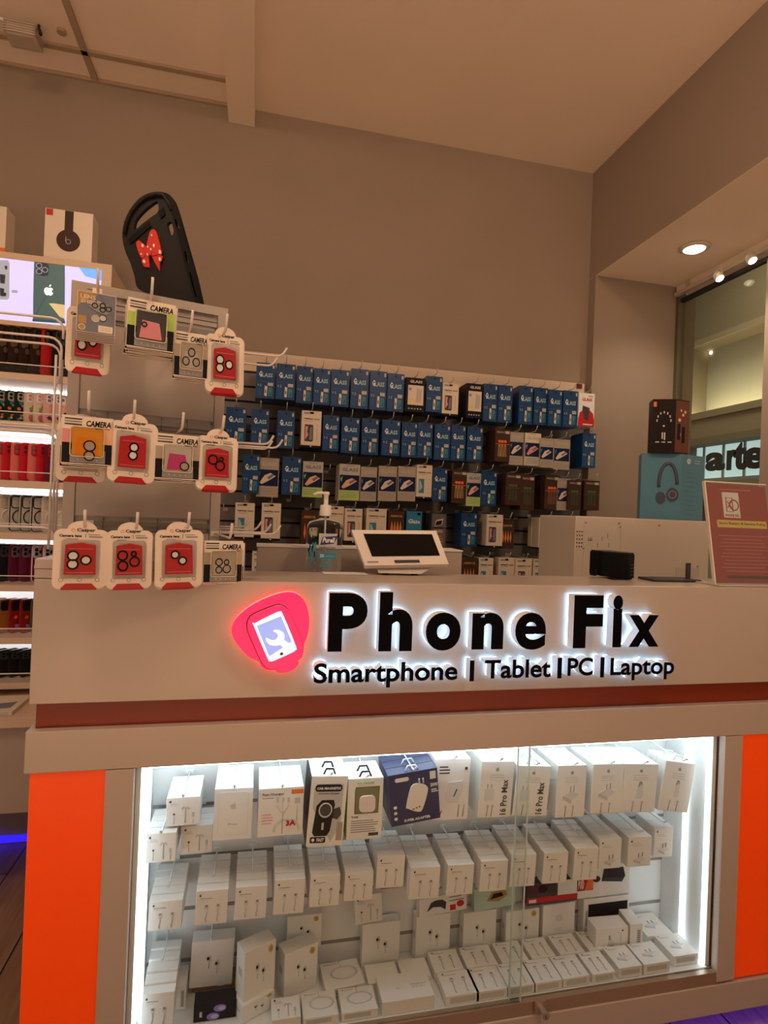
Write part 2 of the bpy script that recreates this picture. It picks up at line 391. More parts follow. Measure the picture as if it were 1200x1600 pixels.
# lock on the door track
c = atY(847, 1577, Y0-.01)
t = MB(); CH = mat('chrome', (.75, .75, .75), .12, 1)
t.box(-.016, .012, -.004, .004, -.012, .016, mat('track_metal', (0, 0, 0)))
t.cyl((0, .0, 0), (0, -.022, 0), .0085, CH, seg=24); t.cyl((0, -.022, 0), (0, -.026, 0), .0095, CH, seg=24)
t.box(-.0008, .0008, -.0268, -.026, -.004, .004, TRK)
t.build('lock', cab, loc=(c.x-.8, c.y-Y0-.002+.008, c.z-FZ))
part('violet_led_strip', cab, mat('violet_led', (.2, .1, 1), .4, emit=(.10, .03, 1.0), es=9), (XL+.06, XE-.01, Y0+.012, Y0+.022, BZ-.008, BZ-.0005))
# raised block under the stand
b = MB(); b.box(XL, -.06, Y0, 1.46, 1.102, 1.140, WHITE, bev=.0015); b.box(XL, -.06, Y0-.0005, Y0, 1.120, 1.1212, GRV)
tag(b.build('stand_plinth_block'), 'low white block under the lens protector stand', 'block')

# ================================================================ lit sign
SB = mat('sign_face_black', (.003, .003, .004), .5, spec=.04); SW = mat('letter_return', (.82, .82, .84), .35); GL = mat('halo_led', (1, 1, 1), .4, emit=(.38, .68, 1.0), es=4.2)
sg = empty('illuminated_sign', (.5, Y0, .96)); tag(sg, 'halo-lit raised black lettering reading Phone Fix Smartphone Tablet PC Laptop', 'sign')
def sletter(ch, x0, x1, z0, z1, bold, mesh=None):
    yf = Y0-.036
    b = MB(); vv, ff = mesh if mesh else glyphs(ch, bold, 6)
    ax = min(v[0] for v in vv); bx = max(v[0] for v in vv); ay = min(v[1] for v in vv); by = max(v[1] for v in vv)
    def geo(b, ya, yb, mf, ms, gx=0):
        vs = []; cx, cz = (x0+x1)/2, (z0+z1)/2
        for a, c, d in vv:
            x = x0+(a-ax)*(x1-x0)/(bx-ax); z = z0+(c-ay)*(z1-z0)/(by-ay)
            vs.append(b.bm.verts.new((x-.5, (ya if d > 0 else yb)-Y0, z-.96)))
        for f in ff:
            s = {vv[k][2] > 0 for k in f}
            try: g = b.bm.faces.new([vs[k] for k in f]); g.material_index = b.mi(mf if s == {True} else ms)
            except ValueError: pass
    geo(b, yf, Y0-.010, SB, SW); o = b.build('letter', sg)
    b = MB(); geo(b, Y0-.0095, Y0-.004, GL, GL); b.build('light_plate', o)
YF = Y0-.036
for ch, xa, xb, ya, yb, bo in (('P', 511.5, 575.6, 926.8, 1018.5, .045), ('h', 590.8, 646.7, 925.5, 1018, .045), ('o', 664.2, 720.9, 957.2, 1017, .045),
        ('n', 736.5, 787.8, 957.5, 1015, .045), ('e', 804, 854.3, 957.5, 1015.5, .028), ('F', 894.8, 943.6, 930.3, 1013, .05), ('i', 956, 974, 930.3, 1011.5, .05), ('x', 982, 1030.7, 961, 1011, .04)):
    p = atY(xa, yb, YF); q = atY(xb, ya, YF); sletter(ch, p.x, q.x, min(p.z, q.z), max(p.z, q.z), bo)
def islands(vv, ff):
    par = list(range(len(vv)))
    def fd(a):
        while par[a] != a: par[a] = par[par[a]]; a = par[a]
        return a
    key = {}
    for i, v in enumerate(vv):
        kk = (round(v[0], 5), round(v[1], 5))
        if kk in key: par[fd(i)] = fd(key[kk])
        else: key[kk] = i
    for f in ff:
        for k in f[1:]: par[fd(k)] = fd(f[0])
    g = {}
    for i in range(len(vv)): g.setdefault(fd(i), []).append(i)
    out = []
    for ids in g.values():
        mp = {a: n for n, a in enumerate(ids)}
        out.append(([vv[a] for a in ids], [tuple(mp[k] for k in f) for f in ff if f[0] in mp]))
    return sorted(out, key=lambda s: min(v[0] for v in s[0]))
for wd, xa, xb, ya, yb in (('Smartphone', 490.5, 714.8, 1034.5, 1074.5), ('|', 734, 741, 1031.8, 1064.5), ('Tablet', 757.5, 860.9, 1030.5, 1059.5),
        ('|', 871, 877.9, 1027.8, 1060), ('PC', 887, 926.7, 1027.5, 1056), ('|', 938, 944.2, 1027, 1058.5), ('Laptop', 953.8, 1053.4, 1027, 1062.5)):
    vv, ff = glyphs(wd, .022 if wd != '|' else 0.0, 5)
    p = atY(xa, (ya+yb)/2, YF); q = atY(xb, (ya+yb)/2, YF); c = atY((xa+xb)/2, ya, YF).z; d = atY((xa+xb)/2, yb, YF).z
    ax = min(v[0] for v in vv); bx = max(v[0] for v in vv); ay = min(v[1] for v in vv); by = max(v[1] for v in vv)
    for iv, jf in islands(vv, ff):
        X = [v[0] for v in iv]; Z = [v[1] for v in iv]
        fx = lambda a: p.x+(a-ax)*(q.x-p.x)/(bx-ax); fz = lambda a: d+(a-ay)*(c-d)/(by-ay)
        sletter(wd, fx(min(X)), fx(max(X)), fz(min(Z)), fz(max(Z)), 0, (iv, jf))
# pink badge with a phone and a spanner
PK = mat('badge_pink', (.9, .02, .12), .3, emit=(1.0, .012, .10), es=.85); PKE = mat('badge_edge', (1, .5, .5), .3, emit=(1.0, .16, .14), es=1.1)
PG = mat('badge_halo', (1, .2, .15), .3, emit=(1.0, .10, .06), es=3)
PW = mat('badge_white', (1, 1, 1), .3, emit=(.72, .86, 1.0), es=.95); PB = mat('badge_blue', (.3, .4, .8), .3, emit=(.25, .36, .82), es=.85)
bd = empty('illuminated_badge', (0.1, Y0, .98)); tag(bd, 'glowing pink rounded badge with a white phone and spanner', 'sign')
def bpx(P, y, sm=4):
    Q = [atY(340+a/4.286, 900+c/4.286, y)-Vector((.1, Y0, .98)) for a, c in P]
    return cat_rom(Q, sm) if sm else Q
OUT = [(93, 360), (110, 305), (150, 255), (230, 195), (330, 145), (430, 113), (500, 110), (555, 135), (592, 190), (610, 260), (612, 340), (598, 410), (580, 455), (576, 505), (565, 545), (540, 565), (545, 585), (515, 622), (465, 645), (405, 648), (385, 632), (330, 630), (295, 608), (270, 570), (210, 543), (150, 480), (108, 420)]
b = MB(); b.prism(bpx(OUT, Y0-.030), (0, .020, 0), PK, PKE); plate = b.build('plate', bd)
b = MB(); b.prism(bpx(OUT, Y0-.009), (0, .005, 0), PG); b.build('light_plate', bd)
IN = [(192, 330), (200, 290), (235, 252), (370, 196), (425, 190), (470, 220), (500, 280), (572, 450), (568, 520), (530, 563), (400, 622), (340, 622), (298, 592), (240, 470), (200, 375)]
DK = mat('badge_groove', (.12, .0, .01), .5)
b = MB(); b.prism(bpx(IN, Y0-.0315), (0, .0014, 0), DK); b.build('groove', bd)
IN2 = [(x*.975+390*.025+3, z*.975+410*.025+3) for x, z in IN]
b = MB(); b.prism(bpx(IN2, Y0-.034), (0, .0024, 0), PK, PKE); b.build('inner_plate', bd)
PH = [(243, 335), (250, 318), (390, 247), (415, 243), (436, 255), (524, 470), (520, 495), (500, 512), (375, 568), (350, 568), (336, 555)]
b = MB(); b.prism(bpx(PH, Y0-.037, 3), (0, .003, 0), PW); b.build('phone_shape', bd)
b = MB(); b.prism(bpx([(262, 335), (425, 268), (497, 440), (345, 540)], Y0-.038, 0), (0, .001, 0), PB)
b.prism(bpx([(424, 512), (438, 514), (440, 524), (428, 532), (416, 526)], Y0-.038, 3), (0, .001, 0), GRV); b.build('screen', bd)
WR = [(372, 368), (400, 362), (432, 374), (448, 400), (446, 430), (498, 462), (520, 480), (505, 510), (462, 492), (420, 462), (395, 466), (355, 462), (330, 440), (326, 415), (352, 428), (385, 430), (404, 408), (400, 385)]
b = MB(); b.prism(bpx(WR, Y0-.039, 3), (0, .001, 0), PW); b.build('spanner', bd)
# ================================================================ product meshes
class Kit(MB):
    """one boxed product: origin at the bottom centre of its printed front, depth running to +y"""
    def __init__(s, w, h, t, body, bev=0):
        super().__init__(); s.w, s.h, s.t = w, h, t
        s.box(-w/2, w/2, 0, t, 0, h, body, bev=bev)
    def r(s, x0, x1, z0, z1, m, d=.0003):
        s.box((x0-.5)*s.w, (x1-.5)*s.w, -d, .0, z0*s.h, z1*s.h, m)
    def q(s, P, m, d=.0005):
        s.prism([((x-.5)*s.w, 0, z*s.h) for x, z in P], (0, -d, 0), m)
    def t_(s, txt, x0, x1, z0, z1, m, bold=.02, d=.0007, res=1, shear=0, M=None):
        s.text(txt, m, (x0-.5)*s.w, (x1-.5)*s.w, z0*s.h, z1*s.h, 0, d, bold, M, res, shear=shear)
    def lines(s, x0, x1, z, n, dz, m, hh=.008, seed=1):
        rr = random.Random(seed)
        for k in range(n): s.r(x0, x0+(x1-x0)*rr.uniform(.75, 1), z-k*dz, z-k*dz+hh, m, .0004)
    def o_(s, x, z, r, m, d=.0006, seg=14): s.disc(((x-.5)*s.w, 0, z*s.h), r*s.w, m, d, seg=seg)
    def wire(s, P, m, r=.0006): s.tube([((x-.5)*s.w, -.0004, z*s.h) for x, z in P], r, m, 4)
    def logo(s, x, z, r, m, y=0):
        """bitten fruit mark"""
        R = r*s.w; cx, cz = (x-.5)*s.w, z*s.h
        P = [(0, .62), (.35, .78), (.72, .66), (.86, .42), (.62, .18), (.6, -.16), (.92, -.40), (.7, -.82), (.38, -1.05), (0, -.92), (-.38, -1.05), (-.72, -.75), (-.95, -.2), (-.92, .32), (-.62, .70), (-.3, .76)]
        s.prism([(cx+a*R, y, cz+b*R) for a, b in P], (0, -.0006, 0), m)
        s.prism([(cx+a*R, y, cz+b*R) for a, b in ((.02, .92), (.38, 1.1), (.42, 1.5), (.12, 1.32))], (0, -.0006, 0), m)
I = {}
def ink(name, c, r=.5, **k):
    k.setdefault('spec', .10 if max(c) < .1 else .35)
    if name not in I: I[name] = mat('ink_'+name, c, r, **k)
    return I[name]
black = ink('black', (.015, .015, .018), .4); white = ink('white', (.85, .85, .85), .35); cream = ink('cream', (.72, .62, .50), .45)
blue = ink('blue', (.008, .052, .165), .3, coat=.25); blue2 = ink('mid_blue', (.012, .10, .30), .3); navy = ink('navy', (.014, .022, .07), .35)
grey = ink('grey', (.30, .30, .30)); lgrey = ink('light_grey', (.55, .55, .55)); vlg = ink('pale_grey', (.70, .70, .71)); dgrey = ink('dark_grey', (.07, .07, .075))
red = ink('red', (.55, .018, .02), .3); orange = ink('orange', (.85, .18, .03)); pink = ink('pink', (.75, .28, .32)); peach = ink('peach', (.80, .45, .30))
teal = ink('teal', (.04, .22, .30)); green = ink('green', (.16, .55, .10)); lime = ink('lime', (.42, .62, .12)); yellow = ink('yellow', (.80, .62, .12))
purple = ink('violet', (.30, .22, .60)); brown = ink('brown', (.07, .035, .025), .35); gold = ink('gold', (.45, .27, .08)); rose = ink('maroon', (.16, .012, .04), .35)
silver = ink('silver', (.50, .47, .42), .35); greige = ink('greige', (.42, .36, .29), .4); slate = ink('slate', (.18, .19, .24), .4); cyan = ink('pale_cyan', (.35, .55, .62), .4)
CLR = glassmat('clear_plastic', (.97, .97, .97), .012, .08)
def phones(k, x=.45, z=.08, s=1, a=cream, c2=teal):
    k.q([(x, z), (x+.13*s, z-.02), (x+.15*s, z+.26*s), (x+.02, z+.28*s)], a)
    k.q([(x+.035, z+.08*s), (x+.09*s, z+.07*s), (x+.10*s, z+.16*s), (x+.045, z+.17*s)], dgrey, .0008)
    k.q([(x+.19*s, z-.01), (x+.42*s, z+.0), (x+.42*s, z+.23*s), (x+.20*s, z+.24*s)], c2)
    k.q([(x+.23*s, z+.02), (x+.38*s, z+.03), (x+.36*s, z+.16*s)], blue2, .0008)
def tab(k, m=CLR):
    k.box(-.012, .012, k.t*.4, k.t*.4+.0012, k.h, k.h+.013, m)
SPW, SPH, SPT = .08, .16, .035
def k_blue():
    k = Kit(SPW, SPH, SPT, blue); k.r(.02, .98, .46, .475, blue2); k.t_('G', .14, .30, .60, .76, white, .03); k.t_('LASS', .31, .86, .60, .72, cyan, .03)
    k.t_('9.5', .08, .30, .33, .40, cyan, 0); k.lines(.08, .34, .25, 5, .045, blue2, .02); phones(k); k.r(.62, .90, .36, .45, silver); k.r(.84, .94, .86, .95, silver)
    k.o_(.5, .93, .05, black); tab(k); return k
def k_white():
    k = Kit(SPW, SPH, SPT, cream); k.t_('TEMPERED GLASS', .10, .92, .745, .785, black, .02); k.r(.10, .38, .90, .96, grey); k.r(.12, .60, .70, .712, grey)
    k.q([(.38, .93), (.42, .97), (.58, .97), (.62, .93), (.56, .91), (.44, .91)], black)
    k.q([(.16, .14), (.16, .60), (.56, .60), (.60, .56), (.60, .14), (.56, .11), (.20, .11)], dgrey); k.q([(.20, .16), (.36, .30), (.30, .40), (.34, .55), (.20, .55)], pink, .0008)
    k.q([(.40, .16), (.56, .16), (.56, .55), (.42, .50)], slate, .0008)
    k.r(.80, .82, .15, .62, greige); k.box(-SPW/2, SPW/2, -.001, SPT, -.010, 0, black); k.o_(.5, -.03, .035, white, .002); tab(k); return k
def k_white2():
    k = Kit(SPW, SPH, SPT, cream); k.t_('TEMPERED GLASS', .10, .92, .745, .785, black, .02); k.r(.10, .38, .90, .96, grey); k.r(.12, .60, .70, .712, grey)
    k.q([(.38, .93), (.42, .97), (.58, .97), (.62, .93), (.56, .91), (.44, .91)], black)
    k.q([(.16, .12), (.16, .56), (.50, .56), (.50, .12)], teal); k.q([(.19, .16), (.40, .30), (.25, .52), (.19, .5)], cyan, .0008)
    for j in range(5): k.r(.76, .88, .14+j*.1, .15+j*.1, greige)
    k.box(-SPW/2, SPW/2, -.001, SPT, -.010, 0, black); k.o_(.5, -.03, .035, white, .002); tab(k); return k
def k_gray(top=greige, foot=greige, hand=cream, glow=teal):
    k = Kit(SPW, SPH, SPT, top); k.t_('GLASS', .12, .90, .80, .90, silver if top is not silver else slate, .03); k.r(.3, .7, .95, .965, grey)
    k.r(.03, .97, .28, .70, navy); k.q([(.12, .36), (.34, .55), (.62, .62), (.86, .54), (.66, .46), (.42, .38), (.22, .32)], hand); k.q([(.45, .50), (.72, .60), (.80, .56), (.55, .45)], slate, .0008)
    k.q([(.05, .60), (.18, .66), (.12, .50)], glow, .0008); k.r(.03, .97, .0, .275, foot); k.lines(.08, .92, .2, 3, .06, grey, .02); tab(k); return k
def k_lime(): return k_gray(silver, lime, peach, green)
def k_graypink(): return k_gray(cream, silver, pink, purple)
def k_blackg():
    k = Kit(SPW, SPH, SPT, black); k.t_('GLASS', .2, .85, .85, .93, cream, .03); k.r(.13, .92, .20, .78, cream); k.q([(.52, .28), (.8, .28), (.84, .66), (.58, .70)], silver, .0008)
    k.r(.18, .42, .28, .36, yellow, .0008); k.r(.18, .3, .62, .7, purple, .0008)
    for j in range(5): k.o_(.2+j*.15, .09, .045, greige)
    tab(k); return k
def k_priv(fig=gold, glow=orange):
    k = Kit(SPW, SPH, SPT, brown); k.t_('PRIVACY', .12, .72, .87, .93, greige, .02); k.r(.66, .94, .86, .94, silver)
    for j, x in enumerate((.30, .48, .68)):
        k.o_(x, .62, .09, glow); k.q([(x-.09, .15), (x-.06, .52), (x+.06, .52), (x+.09, .15)], fig)
        k.q([(x-.03, .15), (x-.02, .45), (x+.03, .45), (x+.04, .15)], dgrey, .0008)
    k.r(.05, .95, .53, .545, glow); tab(k); return k
def k_priv2(): return k_priv(ink('moss', (.06, .07, .03)), ink('dim_green', (.07, .12, .05)))
def k_priv3(): return k_priv(ink('rust', (.22, .06, .03)), orange)
def k_red():
    k = Kit(SPW, SPH, SPT, white); k.t_('GLASS', .2, .85, .76, .86, red, .03); k.q([(.0, .0), (1, 0), (1, .20), (.92, .40), (.7, .50), (.5, .53), (.3, .50), (.08, .40), (0, .2)], red, .0004)
    k.q([(.36, .22), (.62, .16), (.70, .56), (.26, .62), (.24, .5)], dgrey, .0008); k.r(.3, .9, .04, .07, white, .0008); k.r(.6, .9, .9, .93, grey); tab(k); return k
def k_anti():
    k = Kit(SPW, SPH, SPT, dgrey); k.r(.05, .95, .02, .98, ink('smoke', (.13, .11, .10))); k.q([(.2, .60), (.72, .66), (.8, .86), (.3, .80)], silver, .0008); k.q([(.26, .63), (.66, .67), (.72, .80), (.34, .76)], black, .001)
    k.r(.1, .9, .55, .58, silver); k.t_('ANTI-', .15, .8, .42, .50, cream, .03); k.lines(.15, .85, .3, 3, .08, gold, .03); tab(k); return k
def k_glaze():
    k = Kit(SPW, SPH*.65, SPT, blue2); k.r(.03, .97, .03, .97, ink('glaze', (.02, .20, .36))); k.t_('Glaze', .12, .88, .38, .60, white, .02); k.r(.7, .9, .8, .92, cyan); tab(k); return k
def k_brown():
    k = Kit(SPW, SPH, SPT, brown); k.t_('ARMOR', .12, .88, .78, .86, gold, .03)
    for j in range(4): k.q([(.15+j*.18, .35), (.22+j*.18, .65), (.30+j*.18, .4), (.24+j*.18, .2)], gold if j % 2 else orange, .0006)
    tab(k); return k
def k_redbox():
    k = Kit(SPW, SPH, SPT, red); k.q([(.3, .2), (.9, .5), (.8, .7), (.35, .5)], dgrey); k.r(.6, .9, .72, .84, white); k.r(.1, .5, .86, .92, pink); tab(k); return k
KN = dict(blue=(k_blue, 'blue', 'blue boxed screen protector'), white=(k_white, 'white', 'cream boxed tempered glass with dark phone picture'), white2=(k_white2, 'white', 'cream boxed tempered glass with teal phone picture'),
    gray=(k_gray, 'grey', 'beige and navy boxed screen protector'), lime=(k_lime, 'lime', 'silver and lime boxed screen protector'), gpink=(k_graypink, 'pale', 'pale boxed screen protector with pink hand picture'),
    blackg=(k_blackg, 'black', 'black boxed glass with cream panel'), priv=(k_priv, 'amber', 'dark boxed privacy glass with amber figures'), priv2=(k_priv2, 'dark', 'dark boxed privacy glass with green figures'),
    priv3=(k_priv3, 'rust', 'dark boxed privacy glass with rust figures'), red=(k_red, 'red', 'red and white boxed glass with phone picture'), anti=(k_anti, 'smoke', 'smoky boxed glass with silver phone picture'),
    glaze=(k_glaze, 'teal', 'small bright blue boxed screen protector'), brown=(k_brown, 'brown', 'brown boxed screen protector with gold pattern'), redbox=(k_redbox, 'red', 'dark red boxed screen protector'))
_M = {}
def proto(key, fn):
    """mesh of a product kind, made once: (mesh, width, height, thickness)"""
    if key not in _M:
        k = fn(); d = (k.w, k.h, k.t); o = k.build(key); _M[key] = (o.data, *d); bpy.data.objects.remove(o)
    return _M[key]
def inst(me, name, loc, scale=(1, 1, 1), rot=(0, 0, 0), parent=None):
    o = bpy.data.objects.new(name, me); COL.objects.link(o); o.location = loc; o.scale = scale; o.rotation_euler = rot
    if parent is not None: o.parent = parent
    return o
def fit(px, org, n):
    """pixel box (x0,x1,y0,y1) on a vertical plane: base centre, width, height"""
    x0, x1, y0, y1 = px; cx, cy = (x0+x1)/2, (y0+y1)/2
    L = atP(x0, cy, org, n); R = atP(x1, cy, org, n); T = atP(cx, y0, org, n); B = atP(cx, y1, org, n)
    c = (L+R)/2; return Vector((c.x, c.y, B.z)), (R-L).length, T.z-B.z

# ================================================================ slat wall and its hooks
SLH = mat('slat_header', (.68, .55, .43), .5); SLT = mat('slat_shade_grey', (.17, .155, .145), .5, noise=.04, nscale=6); SLG = mat('slat_slot', (.02, .017, .015), .6); RAIL = mat('slot_rail', (.33, .30, .27), .3, .7)  # slats coloured grey as shade between the boxes; header keeps the lit tone
YS = 2.60
sw = empty('slatwall_panel', (.8, YS, .6)); tag(sw, 'wide slatted wall panel, slats greyed as shade, with a cream header behind the counter', 'slatwall')
sx0, sx1 = -.62, 1.588
b = MB(); b.box(sx0-.8, sx1-.8, 0, .049, 1.862-.6, 1.949-.6, SLH, bev=.001); b.build('header', sw)
z = 1.862; k = 0
b = MB(); b.box(sx0-.8, sx1-.8, .012, .049, .62-.6, 1.861-.6, SLG); b.build('backing', sw)
while z > .66:
    b = MB(); b.box(sx0-.8, sx1-.8, 0, .012, z-.066-.6, z-.009-.6, SLT, bev=.0012); b.build('slat', sw); z -= .066
b = MB(); b.box(sx0-.8, sx1-.8, 0, .049, .60-.6, .62-.6, SLH); b.build('foot', sw)
HK = mat('hook_wire', (.62, .57, .52), .25, .3)
def hook(base, d, L, r=.0018, up=.022, lean=.5, m=HK):
    """white wire hook mesh from a back plate outwards along d with an upturned tip; origin at its base"""
    d = Vector(d); b = MB(); s = Vector((-d.y, d.x, 0))
    P = [Vector((0, 0, 0)), d*L*.5, d*(L-.012), d*(L-.004)+Vector((0, 0, .002)), d*(L+.003)+Vector((0, 0, .008)), d*(L+up*lean)+Vector((0, 0, up))]
    b.tube(P, r, m, 6)
    v = [(-s*.010)+Vector((0, 0, -.006)), (s*.010)+Vector((0, 0, -.006)), (s*.010)+Vector((0, 0, .006)), (-s*.010)+Vector((0, 0, .006))]
    b.prism(v, d*.002, m)
    return b
fA = lambda x: (340+x/3.3333); gA = lambda y: 540+y/3.3333
CR = dict(A=(3.3333, 340, 540), B=(3.75, 640, 560), C=(3.3333, 340, 740), D=(3.75, 640, 740))
def cpx(c, x0, x1, y0, y1):
    s, ox, oy = CR[c]; return (ox+x0/s, ox+x1/s, oy+y0/s, oy+y1/s)
ROWS = [
 [('blue','A',200,300,90,275),('blue','A',305,404,96,282),('blue','A',410,496,108,300),('blue','A',500,586,120,308),('blue','A',590,685,126,318),('blue','A',694,786,122,328),('blue','A',792,880,132,336),('blue','A',884,970,146,344),
  ('blackg','A',978,1080,168,345),('blue','A',1086,1170,160,346),('white','B',192,286,147,325),('blackg','B',332,428,148,350),('blue','B',432,514,150,370),('blue','B',520,600,158,376),('blue','B',640,720,162,385),('blue','B',728,808,172,390),
  ('blue','B',814,892,184,396),('blue','B',899,985,190,402),('red','B',990,1082,204,398)],
 [('blue','A',42,148,322,515),('blue','A',174,267,332,520),('blue','A',310,400,340,535),('white','A',437,539,340,520),('blue','A',548,632,364,548),('blue','A',645,738,376,560),('blue','A',750,838,380,568),('blue','A',856,950,388,573),('blue','A',958,1040,400,582),
  ('blue','B',50,130,378,583),('blue','B',145,238,388,595),('blue','B',245,325,392,600),('blue','B',336,428,402,604),('priv','B',500,588,414,605),('gray','B',592,660,432,625),
  ('gpink','B',674,768,438,630),('gray','B',774,832,468,640),('gray','B',844,938,474,652),('blue','B',1012,1090,438,640)],
 [('blue','A',138,210,568,768),('gray','A',205,318,585,788),('blue','A',335,434,580,776),('lime','A',442,548,604,790),('lime','A',632,740,618,806),('gray','A',744,828,632,810),('gray','A',838,932,628,810),('gray','A',940,1032,630,810),('white2','A',1036,1116,622,788),
  ('blue','B',140,214,644,838),('priv','B',247,336,654,848),('lime','B',342,408,672,866),('blue','B',420,510,662,864),('priv2','B',562,652,674,860),('priv2','B',658,724,684,888),('priv3','B',792,876,684,884),('gray','B',880,925,704,890),('priv2','B',932,1002,714,888),('priv2','B',1022,1112,716,890)],
 [('white2','C',90,190,152,330),('white','C',228,328,154,338),('brown','C',435,520,192,380),('white2','C',580,650,170,340),('white','C',662,752,182,350),('white2','C',774,878,182,350),('brown','C',888,972,195,340),('glaze','C',982,1064,195,300),('anti','C',1112,1190,208,380),
  ('blue','D',300,394,232,428),('white','D',450,545,240,423),('brown','D',548,592,275,440),('white','D',757,850,258,434),('white','D',902,950,258,440)],
 [('white2','C',50,140,400,580),('white2','C',182,262,408,580),('white2','D',198,288,490,670),('brown','D',302,396,492,670),('white2','D',404,488,494,670),('white2','D',520,612,494,670),('white','D',620,714,500,680),('white2','D',722,808,502,680),('redbox','D',815,905,505,680),('white2','D',914,1015,508,690),('redbox','D',1020,1060,508,690)]]
RN = ('top', 'second', 'third', 'fourth', 'lowest')
hookP = None
for ri, row in enumerate(ROWS):
    for ci, (kd, c, x0, x1, y0, y1) in enumerate(row):
        fn, cw, desc = KN[kd]; me, W, H, T = proto(kd, fn)
        px = cpx(c, x0, x1, y0, y1); rr = random.Random(ri*50+ci)
        Yf = 2.43+rr.uniform(-.012, .012)
        p, ww, hh = fit(px, (0, Yf, 0), Vector((0, 1, 0)))
        ww = max(ww, .068)
        n = 3 if ri < 4 else 2
        th = SPT
        for k in range(n):
            o = inst(me, 'screen_protector_box', (p.x+(0 if k == 0 else rr.uniform(-.0015, .0015)), Yf+k*(T+.001), p.z+(0 if k == 0 else rr.uniform(-.001, .0005))), (ww/W, 1, hh/H), (0, 0, rr.uniform(-.015, .015) if n == 0 else 0))
            where = ('front', 'middle', 'back')[k] if n == 3 else ('front', 'back')[k]
            tag(o, f'{desc}, {where} of {ORD[ci]} stack, {RN[ri]} slatwall row', 'box', 'screen protector boxes on the slatwall')
        L = YS-Yf+.028
        hb = hook(None, (0, -1, 0), L)
        ho = hb.build('display_hook', loc=(p.x, YS-.0005, p.z+hh+.0065))
        tag(ho, f'wire hook over the {ORD[ci]} stack of the {RN[ri]} slatwall row', 'hook', 'hooks of the slatwall')
me = None
for i, (px, py) in enumerate(((455, 775), (517, 728), (803, 803), (831, 806), (349, 790), (866, 680))):
    p = atY(px, py, 2.43); hb = hook(None, (0, -1, 0), .14).build('display_hook', loc=(p.x, YS-.0005, p.z-.015))
    tag(hb, ('empty wire hook above the counter ledge, fourth slatwall row', 'empty wire hook between lime boxes of the third slatwall row', 'empty wire hook left of the bare slats, fourth row', 'empty wire hook above the bare slats, fourth row', 'empty wire hook beside the tower, fourth slatwall row', 'bare hook wire between pale boxes, second slatwall row')[i], 'hook', 'hooks of the slatwall')
p = atY(905, 603, 2.598); b = MB(); b.box(-.014, .014, -.004, .002, -.012, .010, DK); tag(b.build('panel_clip', loc=p), 'small dark clip at the top right corner of the slatwall', 'clip')

# ================================================================ things on and behind the counter
# back ledge
b = MB(); p = atY(402, 858, 1.56); q = atY(722, 866, 1.56)
b.box(p.x, q.x, 1.56, 1.66, 1.001, atY(480, 856, 1.56).z, WHITE, bev=.0015); b.box(p.x-.002, q.x+.002, 1.558, 1.662, atY(480, 856, 1.56).z, atY(480, 856, 1.56).z+.004, CARD)
tag(b.build('raised_ledge'), 'low white ledge behind the hand sanitizer', 'ledge')
b = MB(); b.box(.0, 2.0, 1.475, 2.02, .97, 1.0, WHITE, bev=.002); b.box(.0, 2.0, 1.98, 2.02, FZ, .97, WHITE); b.box(.01, .04, 1.49, 1.98, FZ, .97, WHITE)
tag(b.build('work_desk'), 'white work desk behind the counter', 'desk')
# hand sanitizer bottle
p = atZ(505, 893, 1.101); s = p.y/F_PX
t = empty('sanitizer_bottle', (p.x, p.y, 1.102)); tag(t, 'clear pump bottle of hand sanitizer with a blue label on the counter', 'bottle')
BT = mat('bottle_plastic', (.9, .95, .97), .05); bs = BT.node_tree.nodes['Principled BSDF']; bs.inputs['Transmission Weight'].default_value = 1; bs.inputs['IOR'].default_value = 1.25
b = MB(); W, D = 28*s, 17*s
prof = [(.86, 0), (.97, .004), (1, .012), (1, .108), (.975, .118), (.86, .127), (.62, .1335), (.36, .138), (.34, .146)]
rings = []
for k, (f, z) in enumerate(prof):
    ring = []
    for a in range(32):
        th = 2*PI*a/32; cs, sn = math.cos(th), math.sin(th); e = .55 if k < 6 else .8
        ww, dd = W*f, D*f
        if k >= 6: ww = dd = (.010 if k > 6 else .016)*(1.2 if k == 6 else 1)
        ring.append(b.bm.verts.new((abs(cs)**e*math.copysign(ww, cs), abs(sn)**e*math.copysign(dd, sn), z)))
    rings.append(ring)
for A, B in zip(rings, rings[1:]):
    for a in range(32): f = b.bm.faces.new([A[a], A[(a+1) % 32], B[(a+1) % 32], B[a]]); f.smooth = True; f.material_index = b.mi(BT)
b.bm.faces.new(rings[0][::-1]); b.bm.faces.new(rings[-1])
body = b.build('body', t)
LB = mat('label_film', (.55, .62, .68), .4); PUR = mat('label_navy', (.03, .02, .16), .4); AQ = mat('label_aqua', (.02, .28, .42), .4)
b = MB(); yb = -D-.0012
b.box(-W*.38, W*.62, yb, yb+.0003, .068, .098, mat('label_clear_white', (.5, .5, .48), .4)); b.text('Purell', white, -W*.18, W*.50, .075, .088, yb-.0006, .0004, .03, shear=.2)
b.prism([(-W*.30, yb, .069), (W*.46, yb, .073), (W*.66, yb, .093), (-W*.18, yb, .089)], (0, -.0005, 0), PUR)
b.text('ADVANCED', PUR, -W*.35, W*.55, .060, .064, yb, .0004, .02); b.box(-W*.40, W*.60, yb-.0004, yb, .034, .049, AQ); b.text('2X', white, -W*.3, -W*.05, .038, .046, yb-.0005, .0004, .03)
b.text('sanitizer', cyan, 0, W*.52, .039, .045, yb-.0005, .0004, 0); b.ring((.002, yb, .054), .004, .0006, AQ)
rr = random.Random(3)
